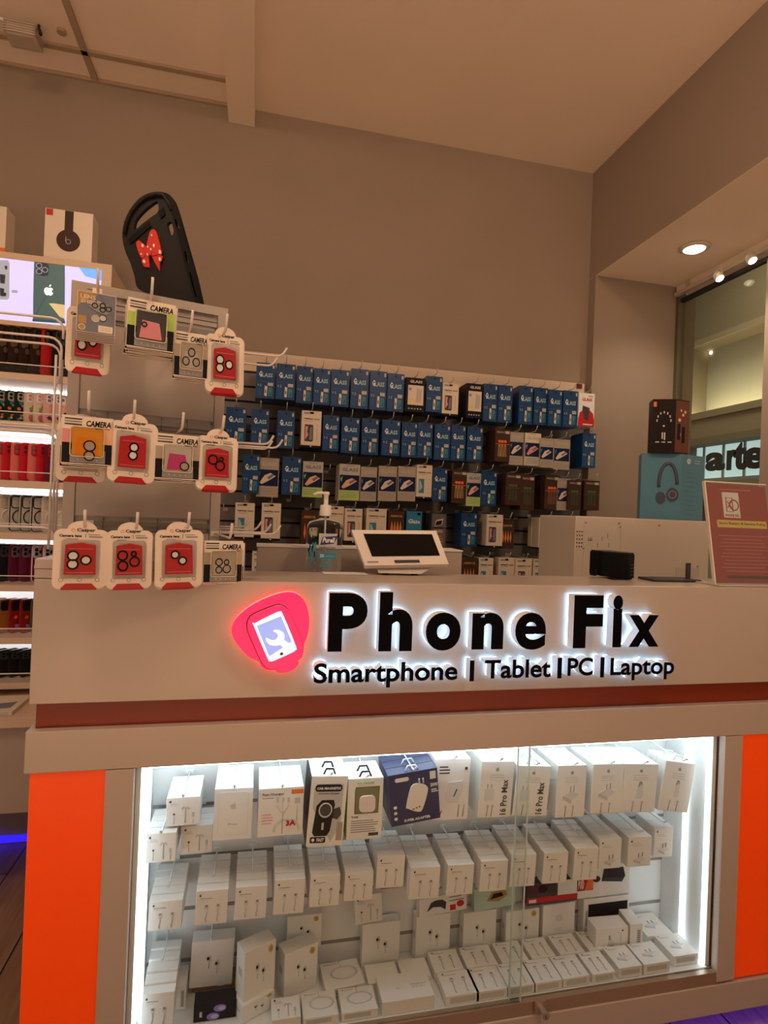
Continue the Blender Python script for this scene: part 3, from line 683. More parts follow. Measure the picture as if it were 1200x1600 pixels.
for k in range(18):
    x = rr.uniform(-W*.98, -W*.55); z = rr.uniform(.014, .065)*(1 if x > -W*.8 else .9); b.box(x, x+.0035, yb+.002, yb+.0023, z, z+rr.uniform(.006, .018), AQ)
for k in range(5): b.box(-W*.3+k*.001, W*.3, yb-.0002, yb, .012+k*.004, .0135+k*.004, AQ)
b.build('label', t)
PP = mat('pump_plastic', (.78, .74, .70), .35)
b = MB(); b.lathe([(.0155, .142), (.0158, .144), (.0145, .168), (.013, .170), (.006, .171), (.006, .195), (.0085, .196), (.0085, .204), (.002, .205)], PP, 28)
b.tube([(0, 0, .2), (-.012, -.002, .2015), (-.024, -.004, .200), (-.034, -.006, .195)], .0036, PP, 10); b.build('pump', t, smooth=False)
b = MB(); b.tube([(0, 0, .142), (0, 0, .07), (.008, 0, .012)], .0024, mat('dip_tube', (.8, .85, .85), .3), 8); b.build('dip_tube', t)
# payment terminal
c = (atZ(625, 897, 1.102)); t = empty('payment_terminal', (c.x, c.y, 1.102), rz=math.radians(-3)); tag(t, 'white tilted touchscreen payment terminal with a dark screen', 'terminal')
TW = mat('terminal_white', (.80, .74, .68), .3); TG2 = mat('terminal_grey', (.50, .45, .40), .35)
TL = atY(548, 828, c.y+.055)-c; TR = atY(679, 829, c.y+.055)-c; BL = atY(572, 884, c.y-.03)-c; BR = atY(701, 881, c.y-.03)-c
nn = (TR-TL).cross(BL-TL).normalized()
if nn.y > 0: nn = -nn
b = MB(); qd = [BL, BR, TR, TL]; b.prism([v for v in qd], -nn*.012, TW); bev = b.build('display_housing', t)
def uv(u, v): return BL.lerp(BR, u).lerp(TL.lerp(TR, u), v)
b = MB(); b.prism([uv(u, v)+nn*.0004 for u, v in ((.12, .24), (.93, .24), (.93, .88), (.12, .88))], nn*.0006, mat('screen_black', (.004, .004, .005), .15, spec=.2)); b.build('screen', t)
b = MB(); b.prism([uv(u, v)+nn*.0004 for u, v in ((.36, .05), (.66, .05), (.66, .13), (.36, .13))], nn*.0006, dgrey); b.prism([uv(u, v)+nn*.0004 for u, v in ((.04, .07), (.17, .07), (.17, .11), (.04, .11))], nn*.0004, grey); b.build('card_reader', t)
b = MB(); mid = (BL+BR)/2
T1 = [uv(.14, .1)-nn*.013, uv(.90, .1)-nn*.013, uv(.82, .8)-nn*.013, uv(.2, .8)-nn*.013]
Bt = [Vector((-.060, -.025, .004)), Vector((.050, -.025, .004)), Vector((.045, .06, .004)), Vector((-.052, .06, .004))]
va = [b.bm.verts.new(v) for v in T1]; vb = [b.bm.verts.new(v) for v in Bt]; i = b.mi(TG2)
b.bm.faces.new(va); b.bm.faces.new(vb[::-1])
for k in range(4): b.bm.faces.new([va[k], vb[k], vb[(k+1) % 4], va[(k+1) % 4]])
b.build('stand', t)
for x in (-.04, .035):
    b = MB(); b.cyl((x, -.01, 0), (x, -.01, .004), .009, black); b.build('foot', t)
b = MB(); b.prism([(-.2, 0, 0), (-.09, 0, 0), (-.09, .05, 0), (-.2, .05, 0)], (0, 0, .001), CARD); b.prism([(-.165, 0, .001), (-.1, 0, .001), (-.1, .04, .001), (-.165, .04, .001)], (0, 0, .001), white)
tag(b.build('paper_note', loc=(c.x, c.y-.03, 1.102)), 'flat white paper lying on the counter left of the terminal', 'paper')
# small black printer on the counter
p = atZ(950, 905, 1.101); q = atZ(1048, 917, 1.101)
t = empty('receipt_printer', ((p.x+q.x)/2, p.y+.03, 1.102)); tag(t, 'small matt black printer standing on the counter right of the lettering', 'printer')
x0, x1 = p.x-t.location.x, q.x-t.location.x; h = atY(1000, 865, p.y).z-1.102
PB2 = mat('printer_black', (.006, .006, .007), .4, spec=.12)
b = MB(); fr = -.05; xm = x0+(x1-x0)*.56
P = [(x0, .0), (xm-.01, fr), (xm+.004, fr-.002), (x1, fr+.012), (x1-.006, .07), (x0+.006, .07)]
b.prism([(x, y, .004) for x, y in P], (0, 0, h-.006), PB2); b.build('body', t)
b = MB(); b.prism([(x*.97, y*.95, h-.002) for x, y in P], (0, 0, .004), mat('printer_lid', (.012, .012, .013), .35, spec=.2)); b.build('lid', t)
b = MB(); b.box(x0+.004, xm-.01, -.047, -.02, 0.0, .004, black); b.box(xm+.01, x1-.004, -.035, -.01, 0.0, .004, black); b.build('foot_bar', t)
for k in range(4):
    b = MB(); a = Vector((xm+.012, fr+.0, .012+k*.009)); e = Vector((x1-.006, fr+.009, .012+k*.009)); b.prism([a, e, e+Vector((0, 0, .003)), a+Vector((0, 0, .003))], (0, -.0012, 0), dgrey); b.build('vent', t)
b = MB(); b.tube([(x0+.002, .02, .02), (x0-.012, .01, .018), (x0-.018, .0, .006), (x0-.01, .04, .004), (x0+.02, .08, .004)], .0022, black); b.build('cable', t)
# beige equipment box
BG = mat('machine_beige', (.58, .52, .44), .45)
p0 = atY(900, 806, 1.66); p1 = atY(1110, 811, 1.66)
mc = empty('desktop_machine', ((p0.x+p1.x)/2, 1.66, 1.0)); tag(mc, 'large beige metal desktop machine standing behind the black printer', 'machine')
hw = (p1.x-p0.x)/2; hh = p0.z-1.0
b = MB(); b.box(-hw, hw, 0, .24, .004, hh, BG, bev=.004); b.build('casing', mc)
b = MB(); b.box(-hw+.03, -hw+.16, -.0015, 0, .02, hh-.012, BG); b.box(-hw+.165, hw-.004, -.001, 0, .03, hh-.01, BG); b.build('cover_panel', mc)
b = MB(); b.box(hw-.13, hw-.04, -.003, -.001, 0.03, .115, mat('flap_beige', (.5, .45, .38), .45)); b.build('flap', mc)
b = MB()
for i in range(3):
    for j in range(5): b.cyl((-hw+.006+i*.009, 0, hh-.05-j*.012), (-hw+.006+i*.009, -.0012, hh-.05-j*.012), .0022, DK, seg=8)
b.build('vent_holes', mc)
b = MB()
for x, z in ((-hw+.035, hh-.02), (hw-.012, hh-.02), (-hw+.155, hh-.018), (hw-.2, hh-.02), (-hw+.16, hh-.03), (-hw+.03, .17), (hw-.045, .12)): b.cyl((x, -.001, z), (x, -.0035, z), .003, grey, seg=10)
b.build('screw', mc)
b = MB(); b.text('LG', dgrey, -hw+.045, -hw+.06, .195, .205, -.0015, .0006, .02)
for x, z in ((-.06, .2), (-.045, .22), (-.025, .23), (-.02, .2), (-.01, .17)): b.box(-hw+.14+x, -hw+.1412+x, -.002, -.001, z-.025, z-.01, dgrey)
b.build('markings', mc)
# headphone boxes on the machine
BBX = mat('carton_teal', (.085, .235, .34), .35, noise=.04, nscale=10)
zt2 = p0.z+.001
pl = atY(1015, 790, 1.69); pr_ = atY(1110, 790, 1.69)
t = empty('headphone_carton', ((pl.x+pr_.x)/2, 1.74, zt2)); tag(t, 'teal headphone carton standing on the beige machine', 'box')
W = pr_.x-pl.x; H = atY(1062, 709, 1.69).z-zt2
A, B_, Cc_ = Vector((-W/2, .0, 0)), Vector((-W*.0, -.05, 0)), Vector((W/2, -.015, 0))
b = MB(); b.prism([A, B_, Cc_, Vector((W*.3, .08, 0)), Vector((-W*.3, .08, 0))], (0, 0, H), BBX); b.build('carton', t)
def onface(b, o, d, w_, h_):
    """matrix mapping a flat x-z drawing of size w x h onto a face starting at o running along d"""
    d = Vector(d).normalized(); n = Vector((d.y, -d.x, 0)); 
    return Matrix(((d.x, -n.x, 0, o.x), (d.y, -n.y, 0, o.y), (0, 0, 1, o.z), (0, 0, 0, 1)))
M1 = onface(b, A, B_-A, 0, 0); M2 = onface(b, B_, Cc_-B_, 0, 0); w1 = (B_-A).length; w2 = (Cc_-B_).length
b = MB(); cx, cz = w1*.62, H*.45
gp = mat('print_headphone', (.07, .08, .12), .3)
b.tube([(cx+w1*.30*math.cos(a)*.75+w1*.05, -.0012, cz+.02+w1*.50*math.sin(a)*1.1) for a in [PI*.0+PI*1.05*k/14 for k in range(15)]], .0052, gp, 6)
b.disc((cx-w1*.12, 0, cz-.028), .021, gp, .0016, sx=.75, seg=24); b.disc((cx+w1*.17, 0, cz-.016), .024, gp, .0022, sx=.8, seg=24); b.ring((cx+w1*.17, -.0022, cz-.016), .012, .0012, grey, seg=20)
bmesh.ops.transform(b.bm, matrix=M1, verts=b.bm.verts[:])
b2 = MB(); b2.disc((w2*.3, 0, H*.9), .009, white, .0006); b2.ring((w2*.3, -.0006, H*.895), .004, .001, BBX); b2.tube([(w2*.3-.004, -.0008, H*.895), (w2*.3-.004, -.0008, H*.93)], .001, BBX)
for k in range(10): b2.box(w2*.2, w2*(.6+.2*((k*7) % 3)/3), -.0003, 0, H*.72-k*.016, H*.72-k*.016+.0025, teal)
for k in range(2): b2.box(w2*.55, w2*.8, -.0003, 0, H*.88+k*.008, H*.885+k*.008, white)
bmesh.ops.transform(b2.bm, matrix=M2, verts=b2.bm.verts[:])
b.build('front_print', t); b2.build('side_print', t)
# dark speaker carton on the teal carton
ztop = zt2+H+.0005
pl = atY(1021, 660, 1.71); pm = atY(1057, 660, 1.68); pq = atY(1078, 660, 1.69)
t = empty('speaker_carton', (pm.x, 1.74, ztop)); tag(t, 'small black and brown carton on top of the teal carton', 'box')
H = atY(1057, 623, 1.68).z-ztop
A, B_, Cc_ = Vector((pl.x-pm.x, -.025, 0)), Vector((0, -.055, 0)), Vector((pq.x-pm.x, -.045, 0))
BK = mat('carton_black', (.018, .013, .012), .35, spec=.15)
b = MB(); b.prism([A, B_, Cc_, Vector((.035, .03, 0)), Vector((-.04, .03, 0))], (0, 0, H), BK); b.build('carton', t)
b = MB(); w1 = (B_-A).length
for k in range(7):
    a = PI*k/6; b.box(w1*.5+.022*math.cos(a)-.002, w1*.5+.022*math.cos(a)+.002, -.0004, 0, H*.58+.028*math.sin(a), H*.58+.028*math.sin(a)+.008, lgrey)
b.disc((w1*.5, 0, H*.5), .003, white); b.box(w1*.42, w1*.48, -.0004, 0, H*.26, H*.38, lgrey); b.box(w1*.52, w1*.58, -.0004, 0, H*.24, H*.38, lgrey)
for k in range(3): b.box(w1*(.15+.27*k), w1*(.32+.27*k), -.0004, 0, H*.19, H*.21, lgrey)
b.box(w1*.03, w1*.16, -.0004, 0, H*.86, H*.95, orange)
bmesh.ops.transform(b.bm, matrix=onface(b, A, B_-A, 0, 0), verts=b.bm.verts[:]); b.build('front_print', t)
b = MB(); w2 = (Cc_-B_).length; b.box(0.001, w2-.001, -.0003, 0, H*.02, H*.98, ink('sepia', (.14, .05, .03)))
for x, z, r in ((.3, .62, .006), (.55, .72, .005), (.4, .8, .004), (.7, .78, .005), (.3, .35, .007)): b.disc((w2*x, -.0003, H*z), r, peach, .0004)
for x, z in ((.15, .25), (.5, .2)): b.box(w2*x, w2*(x+.22), -.0008, -.0003, H*z, H*(z+.3), black)
bmesh.ops.transform(b.bm, matrix=onface(b, B_, Cc_-B_, 0, 0), verts=b.bm.verts[:]); b.build('side_print', t)
b = MB(); b.prism([(math.cos(PI*k/10)*.014, 0, math.sin(PI*k/10)*.010) for k in range(11)], (0, .001, 0), orange); b.build('hang_tab', t, loc=(-.012, -.02, H))
b = MB(); b.box(w2*.0+.0, .007, -.001, 0, H*.15, H*.72, CLR); b.build('clear_seal', t, loc=Cc_+Vector((-.008, -.001, 0)))
# red policy notice in an acrylic holder
p = atY(1116, 911, 1.285); t = empty('policy_notice', (p.x, 1.285, 1.102)); tag(t, 'red store policy notice in a clear tilted holder at the counter edge', 'notice')
q = atY(1099, 750, 1.33); d = q-p; up = d.normalized(); W = .20
RD = mat('notice_red', (.36, .030, .016), .3); AC = glassmat('acrylic', (.95, .95, .93), .10, .05); AE = mat('acrylic_edge', (.75, .66, .56), .25)
th = math.atan2(q.y-p.y, q.z-p.z); hN = math.hypot(q.y-p.y, q.z-p.z); lx = (q.x-p.x)
hN = math.hypot(q.y-p.y, q.z-p.z)
sheet = empty('sheet_pivot', (0, 0, 0)); bpy.data.objects.remove(sheet)
Mt = Matrix.Translation((0, 0, 0)) @ Matrix.Rotation(-th, 4, 'X') @ Matrix(((1, 0, lx/hN, 0), (0, 1, 0, 0), (0, 0, 1, 0), (0, 0, 0, 1)))
b = MB(); b.box(.004, W, 0, .0008, .006, hN-.004, RD); b.build('sheet', t, M=Mt)
b = MB(); b.box(.055, .108, -.0006, 0, hN-.095, hN-.025, white); b.text('PHONE FIX', RD, .060, .103, hN-.092, hN-.085, -.0006, .0004, .02)
b.ring((.090, -.0008, hN-.060), .014, .0016, RD); b.tube([(.065, -.0012, hN-.040), (.065, -.0012, hN-.078), (.085, -.0012, hN-.078), (.085, -.0012, hN-.040)], .0012, RD, closed=True)
b.tube([(.069, -.0012, hN-.068), (.082, -.0012, hN-.050)], .0012, RD); b.tube([(.082, -.0012, hN-.068), (.069, -.0012, hN-.050)], .0012, RD)
b.box(.03, .19, -.0008, 0, hN-.122, hN-.102, yellow); b.text('Store Return & Service Policy', black, .036, .186, hN-.116, hN-.107, -.0008, .0004, .01)
for z_, x0_, x1_ in [(hN-.145-k*.0095, .03+.02*((k*5) % 3)/3, .19-.03*((k*7) % 4)/4) for k in range(11)]: b.box(x0_, x1_, -.0005, 0, z_, z_+.0012, pink)
b.box(.045, .19, -.0008, 0, .018, .026, ink('deep_maroon', (.12, .02, .03))); b.box(.05, .15, -.0004, 0, hN-.018, hN-.0165, pink)
b.build('print', t, M=Mt)
b = MB(); b.box(0, W+.002, -.004, -.0025, 0, hN, AC); b.build('holder_front', t, M=Mt)
b = MB(); b.box(-.001, .003, -.0045, .004, 0, hN, AE); b.box(0, W, -.0045, .004, hN, hN+.003, AE); b.build('holder_edge', t, M=Mt)
b = MB(); b.box(0, W, -.02, .07, 0, .003, AE); b.build('foot', t)
b = MB(); b.box(-.13, .02, .03, .10, 0, .006, dgrey, bev=.002); b.box(-.012, .0, .05, .056, .006, .05, dgrey)
tag(b.build('barcode_scanner_cradle', loc=(p.x, 1.32, 1.102)), 'flat dark tray lying behind the red notice', 'tray')
# ================================================================ spinner tower with lens protectors
PHI = math.radians(13); NR = Vector((math.sin(PHI), -math.cos(PHI), 0)); DR = Vector((math.cos(PHI), math.sin(PHI), 0))
P0 = atY(112, 437, 1.33); TWW = .325; ZT = P0.z; ZB = 1.141
TWM = mat('tower_white', (.44, .385, .345), .4, noise=.01); TWG = mat('tower_slot', (.10, .085, .075), .5)
org = Vector((P0.x, P0.y, ZB))+DR*TWW/2
tw = empty('spinner_display_tower', org, rz=PHI); tag(tw, 'white square display tower full of camera lens protector packs on the counter', 'display tower')
H = ZT-ZB; hw = TWW/2; DP = .20
def inner_z(pxy): return atP(*pxy, P0, NR).z-ZB
b = MB(); b.box(-hw, hw, .006, DP, 0, H, TWM); b.build('core', tw)
b = MB()
b.box(-hw, -hw+.022, 0, .006, 0, H, TWM); b.box(hw-.022, hw, 0, .006, 0, H, TWM); b.box(-hw+.022, hw-.022, 0, .006, H-.020, H, TWM)
b.build('frame', tw)
zs = [inner_z((235, 572)), inner_z((235, 650)), inner_z((235, 740)), inner_z((235, 820))]
rows = sorted([inner_z((235, 505)), inner_z((235, 660)), inner_z((235, 820))])
zz = [0]+rows+[H-.021]
for r in rows:
    b = MB(); b.box(-hw+.023, hw-.023, .0, .0062, r-.006, r+.006, RAIL)
    for k in range(6): b.box(-hw+.023+k*.055, -hw+.024+k*.055, -.0006, .006, r-.014, r+.014, TWG)
    b.build('slot_rail', tw)
b = MB()
for a, c in zip(zz, zz[1:]): b.box(-hw+.0235, hw-.0235, .003, .0062, a+.016, c-.016, TWM)
b.build('infill_panel', tw)
b = MB()
for a, c in zip(zz, zz[1:]):
    b.box(-hw+.022, hw-.022, .002, .0032, c-.0165, c-.015, TWG)
b.box(-hw+.03, -hw+.055, -.0005, .0, H-.014, H-.0125, TWG); b.box(-hw+.10, hw-.03, .0005, .003, H-.0235, H-.022, TWG)
b.build('slot_line', tw)
HK2 = mat('hook_white', (.74, .68, .64), .25)
def twloc(v): return org + DR*v[0] - NR*v[1] + Vector((0, 0, v[2]))
def thook(px, py, L, lab, up=.03, face='front'):
    p = atP(px, py, P0+NR*(L-.02), NR); u = (p-org).dot(DR)
    o = hook(None, (0, -1, 0), L, .0028, up, .45, HK2).build('display_hook', loc=org+DR*u+NR*.0005+Vector((0, 0, p.z-org.z))); o.rotation_euler.z = PHI
    tag(o, lab, 'hook', 'hooks of the display tower'); return o
# pack meshes ------------------------------------------------------
CW, CH = .088, .112
PKW = mat('pack_card', (.80, .70, .60), .45); PKR = mat('pack_red', (.46, .007, .010), .35); RB = mat('ring_black', (.008, .008, .009), .4, spec=.1); RW = mat('lens_white', (.80, .80, .78), .15)
def casper(full=True):
    b = MB(); P = rrect(CW, CH, .012)
    P = [(x, z+CH/2) for x, z in P]
    # hang tab: a half round added on the top edge
    i = max(range(len(P)), key=lambda k: (P[k][1] > CH-1e-5, P[k][0])); top = [(.024*math.cos(a), CH+.016*math.sin(a)) for a in [PI*k/8 for k in range(9)]]
    out = []
    for k, p in enumerate(P):
        out.append(p)
        if k == 5: out += top
    b.prism([(x, 0, z) for x, z in out], (0, .0022, 0), PKW)
    b.prism([(-.030, 0, .0), (.028, 0, .0), (.020, 0, .009), (-.022, 0, .009)], (0, -.0005, 0), PKR)
    b.box(-.030, .028, .0002, .0018, -.0015, 0, PKR)
    if full:
        b.text('Casper', black, -.008, .022, CH-.006, CH+.002, 0, .0004, .03); b.ring((-.014, -.0003, CH-.002), .0028, .0004, orange, seg=12)
        b.text('Camera lens', black, -.036, .000, CH-.015, CH-.010, 0, .0004, .04); b.box(.006, .0068, -.0004, 0, CH-.016, CH-.008, black)
        b.box(.010, .030, -.0004, 0, CH-.0105, CH-.009, grey); b.box(.012, .034, -.0004, 0, CH-.0155, CH-.0125, grey); b.box(-.024, -.006, -.0004, 0, CH-.019, CH-.018, grey)
        for x in (-.030, .0, .029): b.ring((x, -.0003, .016), .0036, .0005, grey, seg=14)
    return b
def casper_parts(layout, mc_, card):
    """blister with a red insert and lens rings as children of a card"""
    b = MB(); b.prism([(x, 0, z+.056) for x, z in rrect(.062, .072, .005)], (0, -.0005, 0), silver)
    b.prism([(-.026, -.0006, .026), (.026, -.0006, .026), (.024, -.0006, .082), (.0, -.0006, .087), (-.025, -.0006, .082)], (0, -.006, 0), mc_)
    b.box(-.020, .020, -.0072, -.0066, .075, .0757, pink); b.box(-.022, .022, -.0072, -.0066, .030, .0308, pink)
    ins = b.build('insert', card)
    for x, z, r in layout:
        b = MB(); b.ring((x, -.0078, z), r, .0016, RB, seg=20); 
        if card.get('rw', 1): b.disc((x, -.0068, z), r*.88, RW, .0012)
        b.build('lens_ring', ins)
    b = MB(); P = [(x, 0, z+.056) for x, z in rrect(.064, .074, .006)]; b.prism(P, (0, -.0095, 0), CLR); b.build('blister', card)
LAY = {'tri': [(-.012, .062, .0085), (-.012, .046, .0085), (.009, .054, .0080)], 'two': [(.002, .064, .0078), (.001, .049, .0078)], 'diag': [(-.008, .064, .007), (.006, .052, .007)],
       'four': [(-.013, .064, .009), (-.012, .044, .009), (.010, .052, .009), (.008, .067, .0045)], 'three_dark': [(-.010, .062, .0095), (.006, .050, .0095), (.008, .064, .004)]}
bm_card = casper(True); _c = bm_card.build('c'); ME_CARD = _c.data; bpy.data.objects.remove(_c)
bm_card = casper(False); _c = bm_card.build('c'); ME_BACK = _c.data; bpy.data.objects.remove(_c)
KW, KH = .084, .088
def camcard(full=True, side=peach):
    b = MB(); b.box(-KW/2, KW/2, 0, .0025, 0, KH, PKW); b.box(-KW/2+.001, KW/2-.001, -.0004, 0, .002, KH*.44, black); b.box(-KW*.33, KW*.36, -.0007, -.0004, .003, KH*.30, grey)
    if full:
        b.text('CAMERA', black, -.003, .038, KH-.018, KH-.007, 0, .0004, .03, shear=.15)
        for k in range(3): b.box(-.038, -.010, -.0004, 0, KH-.007-k*.005, KH-.0045-k*.005, dgrey if k != 1 else grey)
        b.box(.012, .036, -.0004, 0, KH-.0215, KH-.0200, dgrey)
        b.box(-KW/2+.001, -.026, -.0004, 0, KH*.44, KH*.72, pink if side is peach else side); b.box(.026, KW/2-.001, -.0004, 0, KH*.44, KH*.80, side)
        for k in range(4): b.disc((-.015+k*.0105, -.0008, .0085), .0012, cream, .0004)
    # hang tab of clear plastic
    b.prism([(-.016, .0008, KH), (.016, .0008, KH), (.008, .0008, KH+.013), (-.008, .0008, KH+.013)], (0, .0008, 0), CLR)
    return b
def cam_parts(card, fill, rings, rw):
    b = MB(); b.box(-.025, .026, -.0045, -.0006, .016, .066, fill[0]); b.prism([(-.02, -.0046, .018), (.02, -.0046, .018), (.014, -.0046, .048), (-.016, -.0046, .050)], (0, -.0006, 0), fill[1])
    ins = b.build('insert', card)
    for x, z, r in rings:
        b = MB(); b.ring((x, -.0062, z), r, .0011, RB, seg=20)
        if rw: b.disc((x, -.0054, z), r*.85, greige, .0006)
        b.build('lens_ring', ins)
    b = MB(); P = [Vector((x, -.0068, z+.041)) for x, z in rrect(.055, .054, .005)]; b.tube(P, .0009, mat('blister_rim_highlight', (.75, .68, .45), .15), 6, True)  # pale rim tube stands in for the highlight along the clear edge
    b.prism([Vector((p.x, 0, p.z)) for p in P], (0, -.0075, 0), CLR); b.build('blister', card)
for side, nm in ((peach, 'p'), (lime, 'l'), (greige, 'g')):
    _c = camcard(True, side).build('c'); I['cam'+nm] = _c.data; bpy.data.objects.remove(_c)
_c = camcard(False).build('c'); ME_CAMB = _c.data; bpy.data.objects.remove(_c)
def lens_shield():
    b = MB(); w, h = .064, .078; b.box(-w/2, w/2, 0, .004, 0, h, PKW); b.box(-w/2+.001, w/2-.001, -.0004, 0, .001, h-.001, slate)
    b.prism([(-w/2+.001, -.0004, h-.001), (.004, -.0004, h-.001), (-w/2+.001, -.0004, h*.62)], (0, -.0003, 0), gold)
    b.text('LENS', cream, -.027, -.002, h-.014, h-.006, -.0005, .0004, .03); b.text('SHIELD', cream, -.026, .008, h-.023, h-.0155, -.0005, .0004, .03)
    b.prism([(x*.042, -.0004, .050+z*.022) for x, z in cat_rom([Vector((-.35, .1, 0)), Vector((-.1, .5, 0)), Vector((.5, .35, 0)), Vector((.7, .0, 0)), Vector((.4, -.4, 0)), Vector((0, -.3, 0))], 4) for x, z in [(x, z)]] if False else [(-.012, -.0004, .050), (-.004, -.0004, .060), (.020, -.0004, .058), (.027, -.0004, .048), (.016, -.0004, .038), (.0, -.0004, .042)], (0, -.0012, 0), grey)
    for x, z in ((-.003, .053), (.010, .055), (.010, .047), (.020, .050)): b.ring((x, -.0018, z), .0045, .0009, black, seg=16)
    b.ring((-.001, -.0008, .028), .0065, .0008, lgrey, seg=18); b.disc((-.001, -.0004, .028), .006, silver); b.ring((.011, -.0008, .031), .006, .0006, black, seg=18); b.disc((.011, -.0004, .031), .0055, lgrey)
    b.box(-.029, -.016, -.0006, 0, .016, .031, gold); b.disc((-.023, -.0004, .009), .006, cream, .0004); b.disc((-.023, -.0008, .009), .0045, gold, .0004); b.box(.004, .028, -.0008, 0, .003, .016, PKW)
    for k in range(2): b.box(.007, .025, -.001, -.0008, .007+k*.004, .0085+k*.004, lgrey)
    b.box(-.008, .008, .001, .0022, h, h+.010, PKW); return b
_c = lens_shield().build('c'); ME_LS = _c.data; bpy.data.objects.remove(_c)
def putT(px, off, me, W, Hh, name, lab, cat, group, rot=0, n0=0, dx=0, dz=0):
    o_ = P0+NR*off; p, ww, hh = fit(px, o_, NR)
    o = inst(me, name, p+DR*dx+Vector((0, 0, dz)), (ww/W, 1, hh/Hh), (0, 0, PHI)); o.rotation_euler.y = rot; tag(o, lab, cat, group); return o
GP = 'lens protector packs on the tower'
def casper_pack(px, off, lay, lab, n, rw=1, rot=0, sp=.0105, drop=.001):
    o = putT(px, off, ME_CARD, CW, CH, 'lens_protector_pack', lab, 'pack', GP, rot); o['rw'] = rw
    casper_parts(LAY[lay], PKR, o); del o['rw']
    for k in range(1, n):
        q = putT(px, off-k*sp, ME_BACK, CW, CH, 'lens_protector_pack', f'{lab.split(",")[0].replace("front ", "")}, {ORD[k]} card behind the front one', 'pack', GP, rot, dx=.001*((k*3) % 4-1.5), dz=-drop*k)
def cam_pack(px, off, sk, fill, rings, lab, n, rw=1, rot=0, back=None, sp=.009, drop=.0035):
    o = putT(px, off, I['cam'+sk], KW, KH, 'lens_protector_pack', lab, 'pack', GP, rot); cam_parts(o, fill, rings, rw)
    for k in range(1, n):
        putT(px, off-k*sp, ME_CAMB, KW, KH, 'lens_protector_pack', f'{lab.split(",")[0].replace("front ", "")}, {ORD[k]} card behind the front one', 'pack', GP, rot+.02*((k*5) % 3-1), dx=.0022*((k*3) % 5-2), dz=-drop*k)
OF = .13
# top row
for k in range(6):
    o = putT((121, 181, 458, 521), OF-k*.006, ME_LS, .064, .078, 'lens_shield_box', 'silver and gold lens shield box, top left of the tower, '+('front of its stack' if k == 0 else f'{ORD[k]} behind the front one'), 'box', 'lens shield boxes on the tower', dx=.0008*((k*3) % 3-1), dz=-.0035*k)
casper_pack((103, 172, 482, 583), OF-.045, 'tri', 'white pack with red tab, behind the silver lens shield boxes', 3)
cam_pack((198, 272, 470, 546), OF+.005, 'l', (dgrey, pink), [(-.012, .042, .004)], 'camera lens card with pink insert and lime edge, second in the top row', 7, rot=.015)
cam_pack((272, 325, 520, 590), OF, 'g', (greige, silver), [(.0, .048, .008), (-.013, .030, .008), (.012, .030, .008)], 'camera lens card with three rings in a triangle, third in the top row', 4)
casper_pack((322, 381, 524, 614), OF, 'tri', 'front white pack with red insert and white rings, top right of the tower', 7, rot=-.02, sp=.013)
# middle row
cam_pack((96, 176, 651, 726), OF, 'p', (ink('amber', (.70, .30, .02), .25), ink('amber_deep', (.75, .22, .01), .25)), [(.004, .034, .0095), (.004, .016, .0085)], 'camera lens card with orange insert, left of the middle row', 3)
casper_pack((88, 166, 660, 752), OF-.04, 'two', 'white pack hanging behind the orange lens card', 2)
casper_pack((168, 242, 659, 753), OF, 'two', 'front white pack with two white rings, second in the middle row', 3, rot=.03)
cam_pack((242, 312, 679, 749), OF, 'g', (silver, ink('magenta', (.50, .05, .20), .3)), [(.013, .026, .008)], 'camera lens card with magenta insert, third in the middle row', 3)
casper_pack((307, 370, 682, 765), OF, 'three_dark', 'front white pack with dark rings on red, right of the middle row', 6, rw=0, sp=.008)
# bottom row
casper_pack((82, 167, 827, 919), OF+.045, 'tri', 'front white pack with three white rings, bottom left of the tower', 3, rot=.012, sp=.011)
casper_pack((166, 238, 829, 919), OF+.045, 'four', 'front white pack with four dark rings, second in the bottom row', 3, rw=0, rot=-.012, sp=.011)
casper_pack((243, 317, 828, 917), OF+.045, 'diag', 'front white pack with two slanted white rings, third in the bottom row', 5, rot=-.02, sp=.009)
cam_pack((318, 379, 845, 911), OF+.03, 'g', (greige, silver), [(-.010, .044, .007), (-.010, .028, .0065), (.007, .030, .008), (.006, .044, .005)], 'camera lens card with clear four ring insert, right of the bottom row', 4)
for px, py, L, nm in ((153, 453, .16, 'lens shield boxes'), (236, 466, .165, 'pink camera card'), (297, 515, .16, 'triangle ring card'), (350, 520, .16, 'top right pack'),
        (139, 640, .16, 'orange camera card'), (209, 653, .16, 'two ring pack'), (283, 671, .16, 'magenta camera card'), (345, 675, .16, 'middle right pack'),
        (133, 822, .205, 'bottom left pack'), (213, 825, .205, 'four ring pack'), (292, 824, .205, 'slanted ring pack'), (357, 840, .19, 'bottom right camera card')):
    thook(px, py, L, f'white display hook carrying the {nm}')
# hooks on the right flank of the tower
for i, (px, py, yy) in enumerate(((448, 545, 1.40), (433, 560, 1.45), (427, 682, 1.40), (441, 688, 1.44), (425, 690, 1.48), (438, 822, 1.40), (423, 820, 1.44), (408, 816, 1.48), (390, 812, 1.50))):
    q = atY(px, py, yy); bx = org.x+hw*math.cos(PHI)-(yy-org.y-hw*math.sin(PHI))*math.tan(PHI)+.004
    o = hook(None, (1, 0, 0), max(.06, q.x-bx-.008), .0026, .022, .5, HK2).build('display_hook', loc=(bx-.002, yy, q.z-.02))
    tag(o, 'empty white hook sticking out right of the tower, ' + ('top row nearer', 'top row farther', 'middle row nearest', 'middle row longest', 'middle row farthest', 'bottom row nearest and longest', 'bottom row second', 'bottom row third', 'bottom row farthest')[i], 'hook', 'hooks of the display tower')
